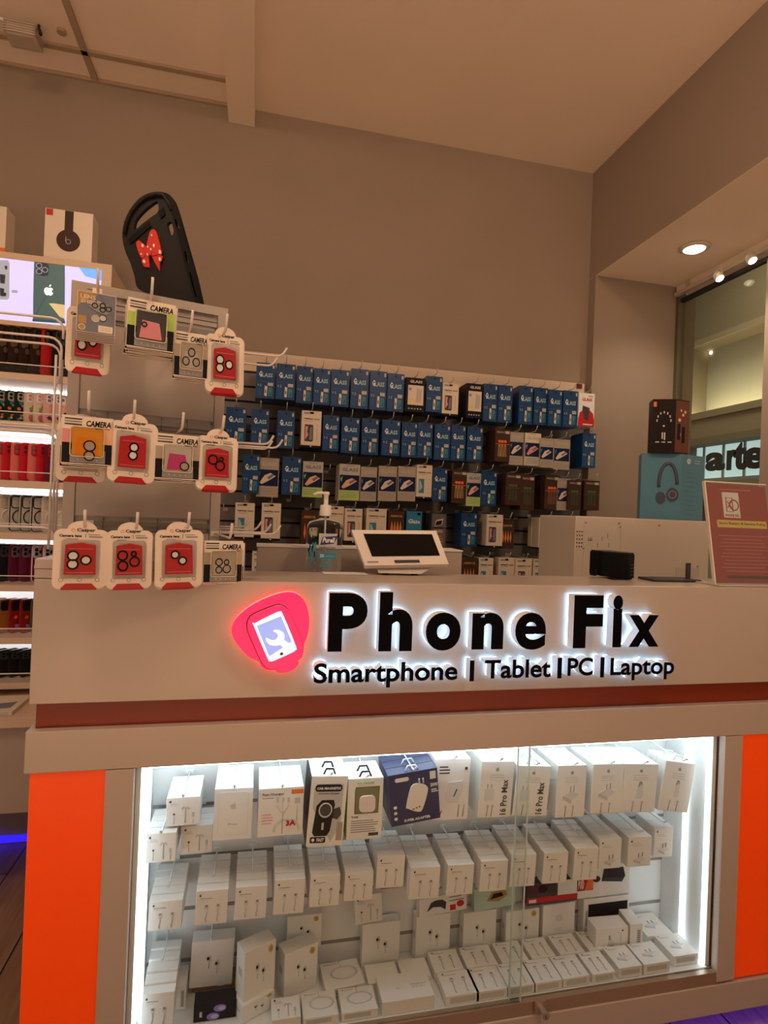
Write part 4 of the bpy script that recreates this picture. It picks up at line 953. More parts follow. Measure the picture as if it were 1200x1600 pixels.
# white wire loops on the left flank
t = empty('wire_side_rack', (-.42, 1.40, 1.2)); tag(t, 'long white wire loops at the left side of the display tower', 'rack')
def loop(x1, za, zb, y, R=.03):
    P = [(-1.3, za+.0)]
    P = [Vector((-1.15, y, za)), Vector((x1-R, y, za))]+[Vector((x1-R+R*math.sin(a), y, za-R+R*math.cos(a))) for a in (.4, .8, 1.2)]+[Vector((x1, y, za-R)), Vector((x1, y, zb))]
    return P
for px, ya, yb, y in ((100, 500, 530, 1.36), (97, 530, 590, 1.38), (95, 541, 600, 1.40), (90, 668, 752, 1.37), (88, 678, 830, 1.39), (93, 672, 820, 1.41), (86, 826, 845, 1.40)):
    a = atY(px, ya, y); c = atY(px, yb, y); b = MB(); b.tube([v-Vector((-.42, 1.40, 1.2)) for v in loop(a.x, a.z+.002, c.z, y, .025)], .0026, HK2, 8); b.build('wire_loop', t)
a = atY(92, 560, 1.40)
for y in (1.37, 1.41):
    b = MB(); b.tube([(a.x+.42+.004, y-1.40, a.z-1.2), (a.x+.42+.004, y-1.4, 1.15-1.2)], .0028, HK2, 8); b.build('upright', t)
# ================================================================ tablet case on the tower
def holed(b, outer, holes, off, m):
    bm = b.bm; i = b.mi(m); ed = []
    for L in [outer]+holes:
        vs = [bm.verts.new(p) for p in L]; ed += [bm.edges.new((vs[k], vs[(k+1) % len(vs)])) for k in range(len(vs))]
    r = bmesh.ops.triangle_fill(bm, use_beauty=True, use_dissolve=False, edges=ed)
    fs = [g for g in r['geom'] if isinstance(g, bmesh.types.BMFace)]
    for f in fs: f.material_index = i
    e = bmesh.ops.extrude_face_region(bm, geom=fs); vv = [g for g in e['geom'] if isinstance(g, bmesh.types.BMVert)]
    bmesh.ops.translate(bm, verts=vv, vec=off)
    for g in e['geom']:
        if isinstance(g, bmesh.types.BMFace): g.material_index = i
    for v in vv:
        for f in v.link_faces: f.material_index = i
RUB = mat('case_rubber', (.014, .012, .012), .45, spec=.2); RUB2 = mat('case_rubber_dark', (.005, .005, .005), .5, spec=.12)
yc = 1.44; zt = ZT+.001
c0 = atY(255, 450, yc)
t = empty('tablet_case', (c0.x, yc, zt)); tag(t, 'black rubber tablet case with carry handle and red dotted bow on the tower', 'tablet case')
# local case plane: turned so that its right rim shows
aN = math.radians(20); cn = Vector((-math.sin(aN), -math.cos(aN), 0)); co = Vector((c0.x, yc, zt))
def kc(P, sm=3, d=0, zmin=True):
    Q = [atP(180+x/7.5, 290+z/7.5, co+cn*d, cn)-co for x, z in P]
    Q = cat_rom(Q, sm) if sm else Q
    for q in Q:
        if q.z < .0: q.z = 0.0
    return Q
OUTC = [(262, 1200), (225, 1060), (178, 910), (125, 790), (90, 660), (84, 550), (105, 430), (150, 320), (220, 215), (300, 135), (400, 85), (500, 70), (590, 85), (640, 130), (690, 230), (740, 400), (800, 640), (870, 900), (940, 1180), (985, 1350), (985, 1390), (700, 1340), (400, 1260)]
HH = [(226, 520), (230, 425), (262, 370), (330, 295), (410, 228), (485, 182), (503, 215), (502, 305), (420, 370), (320, 445)]
S2 = [(697, 395), (712, 395), (752, 495), (738, 508), (716, 480)]; S3 = [(806, 778), (822, 775), (862, 900), (850, 912), (828, 880)]; S4 = [(866, 1020), (882, 1015), (955, 1300), (940, 1312), (905, 1180)]
SL1 = [(606, 455), (640, 420), (662, 440), (685, 530), (672, 580), (640, 580), (622, 520)]
b = MB(); holed(b, kc(OUTC, 4), [kc(HH, 3), kc(SL1, 2), kc(S2, 1), kc(S3, 1), kc(S4, 1)], -cn*.010, RUB); b.build('shell', t)
# raised rim on the right, carrying the slots
RIM = [(560, 85), (620, 95), (680, 160), (735, 310), (800, 540), (870, 790), (940, 1040), (1005, 1320), (1005, 1380), (940, 1370), (880, 1180), (810, 900), (745, 640), (690, 430), (640, 270), (600, 160)]
S2 = [(697, 395), (712, 395), (752, 495), (738, 508), (716, 480)]; S3 = [(806, 778), (822, 775), (862, 900), (850, 912), (828, 880)]; S4 = [(866, 1020), (882, 1015), (955, 1300), (940, 1312), (905, 1180)]
rimp = lambda P, sm: kc(P, sm, .0)
b = MB(); holed(b, kc(RIM, 2, .006), [kc(S2, 1, .006), kc(S3, 1, .006), kc(S4, 1, .006)], -cn*.013, RUB2); b.build('rim', t)
b = MB(); b.tube(kc([(108, 560), (128, 430), (185, 305), (262, 208), (360, 135), (480, 100), (565, 112), (625, 200), (660, 290)], 0, .004), .0045, RUB, 8); b.build('handle', t)
b = MB(); b.prism(kc([(150, 630), (395, 430), (420, 480), (180, 690)], 0, .001), cn*.002, RUB2); b.prism(kc([(510, 310), (570, 260), (590, 340), (535, 390)], 0, .001), cn*.002, RUB2); b.build('handle_pad', t)
BOW = mat('bow_red', (.62, .03, .018), .35)
b = MB()
b.prism(kc([(380, 740), (400, 640), (420, 560), (455, 525), (490, 545), (520, 640), (545, 740), (550, 800), (470, 830), (410, 820)], 2, .001), cn*.006, BOW)
b.prism(kc([(385, 800), (330, 860), (300, 820), (270, 740), (262, 680), (290, 655), (340, 690), (380, 740)], 2, .001), cn*.0055, BOW)
b.prism(kc([(330, 800), (400, 800), (412, 965), (350, 960), (320, 900)], 1, .001), cn*.004, BOW)
b.prism(kc([(425, 810), (520, 800), (570, 840), (530, 900), (530, 1005), (480, 920)], 1, .001), cn*.004, BOW)
b.prism(kc([(360, 730), (420, 730), (430, 810), (370, 815)], 2, .005), cn*.004, BOW)
bow = b.build('bow', t)
for x, z, r in ((318, 700, 14), (450, 700, 14), (520, 775, 17), (335, 885, 15), (520, 860, 15), (415, 745, 10), (380, 715, 9), (375, 805, 10), (425, 580, 9), (303, 800, 8)):
    b = MB(); b.prism(kc([(x+r*.75*math.cos(a), z+r*1.4*math.sin(a)) for a in [2*PI*k/10 for k in range(10)]], 0, .0095), -cn*.005, white); b.build('dot', bow)

# ================================================================ lit poster box and headphone cartons on the left
yl = 2.30
tr = atY(175, 414, yl); br = atY(150, 520, yl)
zl0 = atY(40, 510, yl).z
t = empty('lightbox', ((tr.x-2.2)/2, yl, zl0)); tag(t, 'lit poster box showing a green phone above the case shelves', 'lightbox')
x1 = tr.x-t.location.x; x0 = -2.2-t.location.x; Hh = tr.z-zl0
FR = mat('lightbox_frame', (.72, .56, .40), .4)
b = MB(); b.box(x0, x1, 0, .25, Hh-.022, Hh, FR); b.box(x1-.034, x1, 0, .25, 0, Hh-.022, FR); b.box(x0, x1-.034, 0, .25, 0, .016, FR); b.build('frame', t)
PO = mat('poster_lit', (.5, .5, .8), .5, emit=(.56, .53, .88), es=.95)
b = MB(); b.box(x0, x1-.034, .004, .01, .016, Hh-.022, PO); b.build('poster', t)
def pp(P, sm=0, d=.003): return [atY(a/6, 300+c/6, yl+d)-Vector(t.location) for a, c in P]
PGr = mat('poster_green', (.04, .07, .06), .4, emit=(.045, .085, .075), es=1); PGd = mat('poster_dark', (.02, .02, .03), .4, emit=(.012, .014, .02), es=1)
PBl = mat('poster_blue', (.1, .3, .8), .4, emit=(.13, .40, .95), es=.9); PWh = mat('poster_white', (.9, .9, .9), .4, emit=(.85, .85, .9), es=.9); PGy = mat('poster_grey', (.3, .3, .3), .4, emit=(.25, .26, .30), es=1)
b = MB()
b.prism(cat_rom([v for v in pp([(322, 668), (345, 650), (590, 680), (608, 700), (604, 1190), (590, 1210), (330, 1190), (312, 1170)])], 3), (0, -.002, 0), PGr)
b.prism(cat_rom(pp([(345, 672), (370, 662), (440, 672), (458, 700), (452, 770), (430, 785), (362, 778), (342, 755)], d=.001), 3), (0, -.0015, 0), PGd)
for x, z in ((367, 690), (422, 730), (367, 745)):
    c = pp([(x, z)], d=-.0006)[0]; b.ring(c, .009, .0012, PGy, seg=16)
c = pp([(458, 928)], d=.001)[0]; R = .016
b.prism([(c.x+a*R, c.y, c.z+e*R) for a, e in [(0, .62), (.35, .78), (.72, .66), (.86, .42), (.62, .18), (.6, -.16), (.92, -.40), (.7, -.82), (.38, -1.05), (0, -.92), (-.38, -1.05), (-.72, -.75), (-.95, -.2), (-.92, .32), (-.62, .70), (-.3, .76)]], (0, -.0015, 0), PWh)
b.prism([(c.x+a*R, c.y, c.z+e*R) for a, e in ((.02, .92), (.38, 1.1), (.42, 1.5), (.12, 1.32))], (0, -.0015, 0), PWh)
b.prism(pp([(735, 698), (985, 725), (985, 840), (800, 790)]), (0, -.001, 0), PBl)
b.prism(pp([(460, 1045), (500, 1045), (608, 1060), (608, 1190), (560, 1170)], d=.001), (0, -.0015, 0), mat('poster_sand', (.5, .4, .2), .4, emit=(.50, .38, .18), es=1))
b.prism(pp([(-110, 640), (75, 640), (90, 670), (88, 990), (70, 1010), (-110, 1000)]), (0, -.0012, 0), PGy)
for x, z, w_, h_ in ((0, 770, 50, 90), (-60, 660, 60, 60), (0, 900, 40, 80), (45, 690, 25, 40), (30, 940, 30, 40), (-70, 900, 50, 70)):
    b.prism(pp([(x, z), (x+w_, z+8), (x+w_-6, z+h_), (x+4, z+h_-6)], d=.0015), (0, -.0015, 0), PGd)
b.prism(pp([(110, 918), (165, 922), (165, 948), (110, 944)]), (0, -.001, 0), PGy)
b.build('poster_print', t)
t0 = t
def hp_carton(x0p, x1p, ytop, ybot, name, lab, logo=True):
    L = atY(x0p, ybot, yl+.03); R_ = atY(x1p, ybot, yl+.03); T = atY((x0p+x1p)/2, ytop, yl+.03); zb = tr.z+.0005
    w_, h_ = R_.x-L.x, T.z-zb
    t = empty(name, ((L.x+R_.x)/2, yl+.03, zb)); tag(t, lab, 'box', 'headphone cartons on the lightbox')
    b = MB(); b.box(-w_/2, w_/2, 0, .075, 0, h_, mat('carton_white', (.78, .68, .56), .35)); b.build('carton', t)
    b = MB()
    if logo:
        b.disc((0, 0, h_*.42), w_*.25, brown, .0008, seg=28); b.box(-w_*.09, w_*.09, -.0006, 0, h_*.45, h_*.995, brown)
        b.ring((0, -.0012, h_*.40), .008, .0012, lgrey, seg=16); b.box(-.0095, -.0075, -.0014, -.0008, h_*.40, h_*.40+.018, lgrey)
        b.box(-w_*.48, -w_*.34, -.0008, 0, h_*.87, h_*.99, red); b.text('beats studio', grey, -w_*.4, w_*.1, h_*.02, h_*.07, 0, .0005, .0)
    else: b.box(-w_*.5, w_*.5, -.0006, 0, 0, h_*.14, orange)
    b.build('front_print', t)
hp_carton(68, 143, 329, 400, 'headphone_carton', 'cream carton with a black headphone picture on the lightbox')
hp_carton(-66, 8, 318, 388, 'headphone_carton', 'cream carton with an orange base strip at the left photo edge', False)

# ================================================================ lit shelves of phone cases
yf, yb_ = 2.26, 2.52; xR_ = atY(104, 600, yf).x; xL_ = -2.2
SHF = mat('shelf_cream', (.72, .55, .42), .45); LITW = mat('shelf_back', (.82, .85, .88), .5)
su = empty('case_shelving', (-1.2, yf, .0)); tag(su, 'tall lit white shelving full of phone cases along the back wall', 'shelving')
def sp(name, m, x0, x1, y0, y1, z0, z1, par=su, bev=0):
    b = MB(); b.box(x0+1.2, x1+1.2, y0-yf, y1-yf, z0, z1, m, bev=bev); return b.build(name, par)
xr2 = -.60
sp('back_panel', LITW, xL_, xr2, yb_, yb_+.02, .44, zl0)
sp('side_panel', SHF, xr2, xr2+.02, yf, yb_+.02, .44, zl0-.0005)
SLED = mat('shelf_led', (1, 1, 1), .4, emit=(.86, .95, 1.0), es=9)
zb_ = [atY(40, y, yf).z for y in (589, 664, 757, 838, 919, 1001, 1071)]
for k, z in enumerate(zb_):
    sp('shelf_board', SHF, xL_, xr2, yf, yb_, z-.012, z+.012)
    if k < 6: sp('led_tube', SLED, xL_, xr2-.01, yb_-.07, yb_-.055, z-.020, z-.0125)
    sp('front_lip', CLR, xL_, xr2, yf-.004, yf, z+.012, z+.042)
    sp('lip_edge', CARD, xL_, xr2, yf-.004, yf, z+.042, z+.045)
sp('base_cabinet', WHITE, xL_, xr2+.1, 2.06, yb_, .245, atY(20, 1118, 2.06).z-.03)
sp('cabinet_top', SHF, xL_, xr2+.1, 2.03, yb_, atY(20, 1118, 2.06).z-.029, atY(20, 1118, 2.06).z)
sp('plinth', WALL, xL_, xr2+.1, 2.45, yb_, FZ, .244)
BLED = mat('blue_led', (.1, .05, 1), .4, emit=(.02, .01, .9), es=1.3)
sp('blue_led_strip', BLED, xL_, xr2+.1, 2.446, 2.45, FZ+.004, FZ+.03)
lamp('cabinet_underglow', 'AREA', (-1.0, 2.40, .02), (-1.0, 2.38, FZ), .35, (.06, .03, 1), .08)
zc = atY(20, 1118, 2.06).z
b = MB(); b.box(0, .30, 0, .17, 0, .012, cream); b.box(.01, .29, -.001, 0, 0, .012, lgrey)
for P, m_ in (([(.02, .02), (.12, .03), (.12, .15), (.02, .14)], lgrey), ([(.14, .01), (.155, .01), (.20, .16), (.185, .16)], black), ([(.20, .02), (.28, .04), (.28, .10), (.21, .08)], slate), ([(.158, .03), (.172, .03), (.188, .10), (.178, .10)], white)):
    b.prism([(x, y, .0121) for x, y in P], (0, 0, .0006), m_)
tag(b.build('phone_leaflet_tray', loc=(xR_-.36, 2.06, zc+.0005)), 'flat tray of phone leaflets on the low cabinet at the left', 'tray')
b = MB(); b.box(0, .035, 0, .03, 0, .028, CLR); tag(b.build('clear_clip', loc=(-.85, 2.035, zc+.0005)), 'tiny clear block on the low cabinet edge', 'block')
# the cases
def case_mesh(col, win, cam_c, ringc=None, spots=None, seed=0):
    b = MB(); w_, h_ = .085, .155; b.prism([(x, 0, z+h_/2) for x, z in rrect(w_, h_, .014)], (0, .011, 0), col)
    b.prism([(x-.014, 0, z+h_-.030) for x, z in rrect(.044, .046, .012)], (0, -.002, 0), win)
    for x, z in ((-.024, h_-.020), (-.024, h_-.038), (-.005, h_-.029)): b.disc((x, -.002, z), .0075, cam_c, .0008, seg=12)
    if ringc:
        b.ring((0, -.001, .062), .029, .0026, ringc, seg=24)
        b.tube([(x-.014, -.002, z+h_-.030) for x, z in rrect(.046, .048, .012)], .0022, ringc, 5, True); b.tube([(x, -.0005, z+h_/2) for x, z in rrect(.084, .154, .014)], .0022, ringc, 5, True)
    rr = random.Random(seed)
    if spots:
        for k in range(14):
            x, z = rr.uniform(-.034, .034), rr.uniform(.012, .10); b.disc((x, -.0001, z), rr.uniform(.004, .010), rr.choice(spots), .0005+.0001*k, seg=8)
    return b.build('c')
cols = {
 'monogram': (ink('cocoa', (.035, .02, .014), .4), brown, black, None, [ink('tan', (.13, .08, .045))]),
 'scarlet': (red, black, dgrey, None, None), 'jet': (black, dgrey, black, None, None),
 'floral': (cream, white, pink, None, [peach, pink, green, ink('rosy', (.55, .16, .18))]), 'dark floral': (ink('forest', (.012, .03, .022)), silver, black, None, [peach, teal, orange]), 'pink floral': (ink('blush', (.75, .48, .46)), white, slate, None, [rose, pink, peach]),
 'crimson': (ink('crimson', (.60, .012, .03), .3), red, rose, None, None), 'coral': (ink('coral', (.80, .22, .20), .35), red, slate, None, None), 'wine': (rose, red, black, None, None),
 'clear and black ring': (ink('frost', (.55, .53, .50), .2), lgrey, silver, black, None), 'clear and pale ring': (ink('frost2', (.66, .62, .58), .2), silver, lgrey, cream, None),
 'plum': (ink('plum', (.14, .01, .05), .35), slate, black, None, None), 'berry': (ink('berry', (.20, .008, .06), .35), lgrey, black, white, None),
 'patterned red': (ink('ruby', (.30, .01, .012), .35), black, black, None, [orange, rose, purple]), 'olive': (ink('olive', (.10, .09, .03), .4), black, black, None, None), 'amber': (ink('amb2', (.36, .14, .03), .4), black, black, None, None)}
CM = {}
for i, (k, v) in enumerate(cols.items()):
    o = case_mesh(*v, seed=i); CM[k] = o.data; bpy.data.objects.remove(o)
SROWS = [('highest', 505, 586, ['monogram', 'monogram', 'monogram', 'monogram', 'monogram', 'scarlet', 'jet'], zb_[0]), ('second', 610, 656, ['floral', 'dark floral', 'dark floral', 'dark floral', 'floral', 'floral', 'pink floral', 'pink floral'], zb_[1]),
         ('third', 690, 752, ['coral', 'coral', 'crimson', 'coral', 'crimson', 'coral', 'crimson', 'wine', 'wine'], zb_[2]), ('fourth', 773, 833, ['clear and black ring', 'clear and pale ring', 'clear and black ring', 'clear and black ring', 'clear and black ring', 'clear and pale ring', 'clear and pale ring'], zb_[3]),
         ('fifth', 850, 914, ['jet', 'jet', 'plum', 'plum', 'berry', 'berry', 'clear and pale ring'], zb_[4]), ('sixth', 936, 996, ['jet', 'amber', 'patterned red', 'patterned red', 'olive', 'patterned red', 'jet'], zb_[5]), ('lowest', 1016, 1064, ['jet']*7, zb_[6])]
for ri, (nm, ya, yb2, ks, z) in enumerate(SROWS):
    n = len(ks); px0, px1 = -16, 104 - (0 if ri < 3 else (6, 10, 24, 40)[ri-3])*0
    ztop = min(atY(50, ya, yf+.04).z, (zb_[ri-1]-.024) if ri else 9)
    sc = (ztop-z-.012)/.155
    for k, kd in enumerate(ks):
        a = atY(px0+(px1-px0)*(k+.5)/n, (ya+yb2)/2, yf+.05)
        o = inst(CM[kd], 'phone_case', (a.x, yf+.070, z+.0150), (.80, 1, sc*.95), (0, 0, math.radians(48)))
        tag(o, f'{kd} phone case, {ORD[k]} on the {nm} lit shelf', 'phone case', 'phone cases on the lit shelves')
# ================================================================ stock inside the lit showcase
WB = mat('carton_gloss_white', (.84, .82, .80), .35)
def base(w, h, t, body=WB): return Kit(w, h, t, body, bev=.0008)
def cableicon(k, x, z0, z1, m=lgrey):
    k.wire([(x, z1), (x+.01, (z0+z1)/2), (x-.02, z0+(z1-z0)*.25), (x, z0)], m, .0011); k.r(x-.055, x+.065, z1-.01, z1+.09, vlg, .0009); k.r(x-.035, x+.045, z1+.06, z1+.12, grey, .0012)
def k_cable():
    k = base(.053, .060, .024); k.logo(.14, .86, .035, dgrey); k.lines(.14, .62, .76, 1, .06, grey, .018); k.lines(.14, .42, .70, 1, .05, lgrey, .012)
    cableicon(k, .34, .08, .46); cableicon(k, .70, .08, .46); return k
def k_cable_l():
    k = base(.053, .098, .022); k.logo(.14, .90, .035, dgrey); k.lines(.14, .62, .84, 1, .06, grey, .012); cableicon(k, .34, .10, .58); cableicon(k, .70, .10, .58)
    k.box(-.02, .02, .004, .018, -.0003, 0, ink('side_text', (.6, .6, .6))); return k
def k_ear():
    k = base(.052, .052, .026); k.logo(.12, .87, .04, dgrey); k.lines(.12, .40, .78, 2, .06, lgrey, .018)
    k.wire([(.48, .60), (.52, .68), (.58, .62), (.58, .1)], lgrey, .0009); k.wire([(.68, .60), (.64, .68), (.58, .62)], lgrey, .0009); k.o_(.47, .6, .035, vlg); k.o_(.69, .6, .035, vlg)
    k.o_(.24, .42, .035, dgrey); k.wire([(.24, .4), (.24, .08)], lgrey, .0008); k.r(.78, .86, .3, .46, lgrey); k.wire([(.82, .3), (.82, .08)], lgrey, .0008); return k
def k_batt():
    k = base(.062, .086, .030); k.prism([(x, 0, z+.045) for x, z in rrect(.048, .072, .006)], (0, -.0005, 0), vlg); k.prism([(x, -.0005, z+.045) for x, z in rrect(.0465, .0705, .0055)], (0, -.0004, 0), WB)
    k.logo(.5, .66, .075, lgrey, -.0008); k.t_('iPhone', .38, .62, .29, .33, grey, 0, .0012); k.lines(.34, .66, .24, 2, .045, grey, .014); return k
def k_fast():
    k = base(.072, .080, .022); k.t_('Fast Charger', .08, .56, .84, .90, dgrey, .01); k.lines(.08, .4, .79, 1, .04, grey, .014); k.r(.72, .99, .86, .95, orange)
    for j, x in enumerate((.42, .54, .66)): k.r(x-.025, x+.025, .70, .80, lgrey, .0008); k.wire([(x, .70), (x, .60), (.54, .46), (.54, .05)], lgrey, .0007)
    k.r(.80, .92, .66, .78, lgrey, .0008); k.wire([(.86, .66), (.86, .30)], lgrey, .0009)
    for r_ in (.30, .26): k.wire([(.64+r_*math.cos(a), .10+r_*.85*math.sin(a)) for a in [PI*q/12 for q in range(13)]], lgrey, .0006)
    k.t_('3A', .62, .84, .20, .32, red, .05, .0012); k.lines(.08, .34, .45, 4, .06, pink, .018); return k
def k_car():
    k = base(.062, .107, .036, WB); k.box(-.0312, -.0309, 0, .036, 0, .107, black); k.q([(.10, .84), (.90, .88), (.90, .30), (.66, .06), (.10, .55)], lgrey, .0003)
    k.prism([((x), -.0003, z+.089) for x, z in rrect(.046, .011, .005)], (0, -.0005, 0), black); k.t_('CAR MAGNETIC', .17, .83, .81, .845, white, .03, .0014); k.t_('Wireless Charger', .22, .80, .735, .765, dgrey, .01, .0008)
    k.q([(.14, .20), (.20, .58), (.34, .66), (.66, .66), (.70, .60), (.62, .22), (.54, .15), (.20, .15)], black, .0012); k.q([(.62, .52), (.84, .56), (.90, .46), (.80, .38), (.66, .40)], dgrey, .001)
    k.o_(.45, .52, .185, dgrey, .0018, 24); k.ring(((.45-.5)*.062, -.002, .52*.107), .0105, .0012, lgrey, seg=24); k.r(.38, .44, .24, .34, silver, .0018)
    k.prism([((x-.012), -.0003, z+.010) for x, z in rrect(.026, .009, .002)], (0, -.0006, 0), black); k.t_('FAST', .28, .48, .07, .12, white, .03, .0014); k.o_(.18, .095, .04, white, .0014); k.r(.80, .96, .08, .34, greige, .0006)
    return k
def k_green():
    k = base(.058, .100, .030); k.box(-.0292, -.0289, 0, .030, 0, .1, ink('leaf', (.30, .55, .10))); k.t_('FULL CHARGED', .26, .74, .905, .935, green, .02); k.q([(.20, .80), (.22, .86), (.90, .86), (.88, .42), (.20, .42)], ink('moss2', (.14, .16, .05)), .0003)
    k.q([(.235, .795), (.25, .835), (.865, .835), (.845, .445), (.235, .445)], ink('olive2', (.22, .20, .10)), .0006); k.prism([(x+.003, -.0006, z+.059) for x, z in rrect(.026, .026, .007)], (0, -.005, 0), ink('shell', (.80, .70, .66))); 
    k.t_('Tuddy', .12, .32, .35, .39, dgrey, .02); k.lines(.12, .92, .30, 6, .036, grey, .014); k.r(.62, .90, .05, .10, dgrey); return k
def k_navy():
    k = base(.078, .092, .036, ink('navy_box', (.030, .040, .13), .35)); k.prism([((x-.018), 0, z+.081) for x, z in rrect(.022, .007, .003)], (0, -.0005, 0), white); k.r(.84, .96, .80, .95, white)
    P = cat_rom([Vector(((x-.5)*.078, 0, z*.092)) for x, z in ((.32, .36), (.44, .72), (.60, .76), (.76, .68), (.76, .56), (.64, .26), (.54, .22), (.34, .32))], 3); k.prism(P, (0, -.004, 0), ink('charger_white', (.82, .80, .74)))
    for x in (.60, .68): k.box((x-.5)*.078, (x-.5)*.078+.002, -.004, 0, .070, .078, lgrey)
    for x in (.44, .50, .56): k.box((x-.5)*.078, (x-.5)*.078+.003, -.0046, -.004, .026+(x-.44)*.02, .0275+(x-.44)*.02, black)
    k.t_('50W', .84, .99, .64, .72, white, .03); k.lines(.85, .99, .58, 2, .04, white, .02); k.t_('SUPER ADAPTER', .26, .80, .05, .10, white, .03)
    for j in range(3): k.o_(.10, .14+j*.11, .035, white)
    return k
def k_usb():
    k = base(.062, .090, .030); k.lines(.14, .44, .86, 3, .05, dgrey, .02); k.o_(.88, .84, .06, dgrey); k.ring(((.88-.5)*.062, -.0006, .84*.09), .0032, .0006, white, seg=14)
    k.q([(.34, .36), (.42, .62), (.78, .64), (.84, .56), (.70, .32), (.42, .30)], vlg, .002); k.q([(.56, .40), (.64, .52), (.66, .50), (.58, .38)], dgrey, .0024); k.wire([(.74, .25), (.72, .05)], grey, .001); k.wire([(.88, .25), (.86, .05)], grey, .001)
    k.t_('W', .10, .28, .08, .16, red, .04); return k
def tall(icon, big=None):
    k = base(.058, .086, .036); k.logo(.5, .86, .05, grey); k.lines(.28, .74, .76, 3, .045, lgrey, .012, 5)
    if icon == 'plug':
        k.q([(.16, .30), (.16, .52), (.44, .52), (.44, .30)], vlg, .0008); k.r(.22, .24, .52, .60, grey, .001); k.r(.34, .36, .52, .60, grey, .001)
    elif icon == 'cube':
        k.q([(.22, .42), (.52, .52), (.80, .44), (.52, .33)], vlg, .0008); k.q([(.22, .42), (.52, .33), (.52, .26), (.22, .35)], lgrey, .0008); k.q([(.52, .33), (.80, .44), (.80, .36), (.52, .26)], WB, .0008)
        k.r(.46, .48, .48, .60, grey, .001); k.r(.58, .60, .50, .62, grey, .001)
    else:
        k.q([(.40, .30), (.44, .52), (.50, .60), (.58, .58), (.60, .34), (.54, .28)], vlg, .001); k.q([(.44, .52), (.48, .64), (.54, .64), (.58, .58)], grey, .001)
    for x in ((.28, .42) if big else (.34, .60)): k.wire([(x, .22), (x-.02, .02)], grey, .0008); k.r(x-.03, x+.03, .18, .23, lgrey, .001)
    if big:
        M = Matrix.Rotation(-PI/2, 4, 'Y'); vv = None
        k.text('16 Pro Max', dgrey, .004, .058, -.020, -.009, 0, .0008, .01, M=M)
    return k
def k_adapt():
    k = base(.044, .056, .040); k.logo(.14, .87, .04, dgrey); k.lines(.14, .6, .77, 2, .06, lgrey, .016)
    k.q([(.26, .26), (.52, .36), (.82, .28), (.56, .16)], vlg, .0008); k.q([(.26, .26), (.56, .16), (.56, .08), (.26, .18)], lgrey, .0008); k.q([(.56, .16), (.82, .28), (.82, .20), (.56, .08)], WB, .0008)
    k.r(.44, .48, .32, .46, grey, .001); k.r(.60, .64, .34, .48, grey, .001); return k
def k_pods(sticker=False, side=True):
    k = base(.096, .098, .042)
    for x, z, s in ((.42, .56, 1), (.62, .44, 1)):
        k.q([(x-.05, z), (x-.045, z+.11), (x+.03, z+.13), (x+.06, z+.05), (x+.02, z-.02)], lgrey, .001); k.o_(x-.02, z+.06, .032, black, .0016); k.wire([(x+.0, z), (x+.0, z-.16)], vlg, .0016); k.wire([(x+.012, z), (x+.012, z-.15)], grey, .0005)
    if sticker: k.o_(.83, .86, .075, gold, .0012, 20); k.ring(((.83-.5)*.096, -.0012, .86*.098), .0055, .0007, yellow, seg=20)
    k.logo(.5, .5, .0001, grey); k.box(-.0482, -.048, .012, .030, .045, .060, lgrey) if side else None
    return k
def k_mag():
    k = base(.066, .096, .020); k.logo(.12, .92, .02, dgrey); k.lines(.16, .5, .912, 1, .04, grey, .01); k.ring((.004, -.0004, .050), .0225, .0014, lgrey, seg=36); k.ring((.004, -.0006, .050), .0205, .0009, vlg, seg=36); k.wire([(.52, .76), (.50, 1.0)], vlg, .001)
    k.box(-.028, .020, .004, .014, -.0004, 0, lgrey); return k
def k_plain():
    k = base(.098, .098, .030); k.logo(.36, .46, .05, vlg); k.t_('MacBook', .62, .92, .50, .545, lgrey, 0); k.lines(.62, .90, .45, 2, .05, lgrey, .01); return k
def k_white():
    k = base(.070, .084, .036); k.o_(.5, .62, .12, vlg); k.lines(.35, .65, .34, 2, .05, lgrey, .012); return k
def k_black_buds():
    k = base(.086, .070, .035, ink('coal', (.018, .018, .024), .3))
    for x, z in ((.62, .66), (.46, .24)): k.o_(x, z, .15, ink('lilac', (.28, .22, .58), .25), .002, 24); k.o_(x+.04, z+.02, .09, ink('lilac_light', (.50, .44, .78), .2), .003, 18)
    k.r(.14, .20, .25, .55, lgrey); return k
def k_kraft():
    k = base(.088, .070, .030, ink('kraft', (.30, .17, .08), .5)); k.o_(.56, .66, .05, white, .001); k.o_(.66, .40, .09, white, .001); k.o_(.70, .44, .05, ink('kraft', (0, 0, 0)), .0015); k.r(.88, .90, .3, .8, greige); return k
def k_ctrl():
    k = base(.070, .032, .034); k.q([(.16, .25), (.24, .70), (.34, .80), (.48, .78), (.56, .60), (.54, .20), (.44, .40), (.28, .45)], dgrey, .001); k.r(.64, .76, .1, .4, red, .001); k.o_(.86, .4, .08, red, .001); k.lines(.62, .95, .8, 2, .2, grey, .06); return k
def k_mint():
    k = base(.058, .034, .034, ink('mint', (.50, .66, .56), .4)); k.q([(.3, .4), (.42, .75), (.74, .8), (.8, .55), (.6, .3)], gold, .001); k.q([(.38, .45), (.46, .68), (.66, .7), (.7, .52)], black, .0014); return k
def k_redblk():
    k = base(.088, .046, .034, dgrey); k.r(0, .55, .5, 1, ink('dusk', (.10, .02, .03))); k.r(0, 1, .08, .34, red, .001); k.r(.04, .18, .12, .26, white, .0014); k.o_(.30, .70, .09, black, .0015); k.o_(.46, .72, .07, dgrey, .0015); k.r(.6, 1, .34, 1, WB, .0008); return k
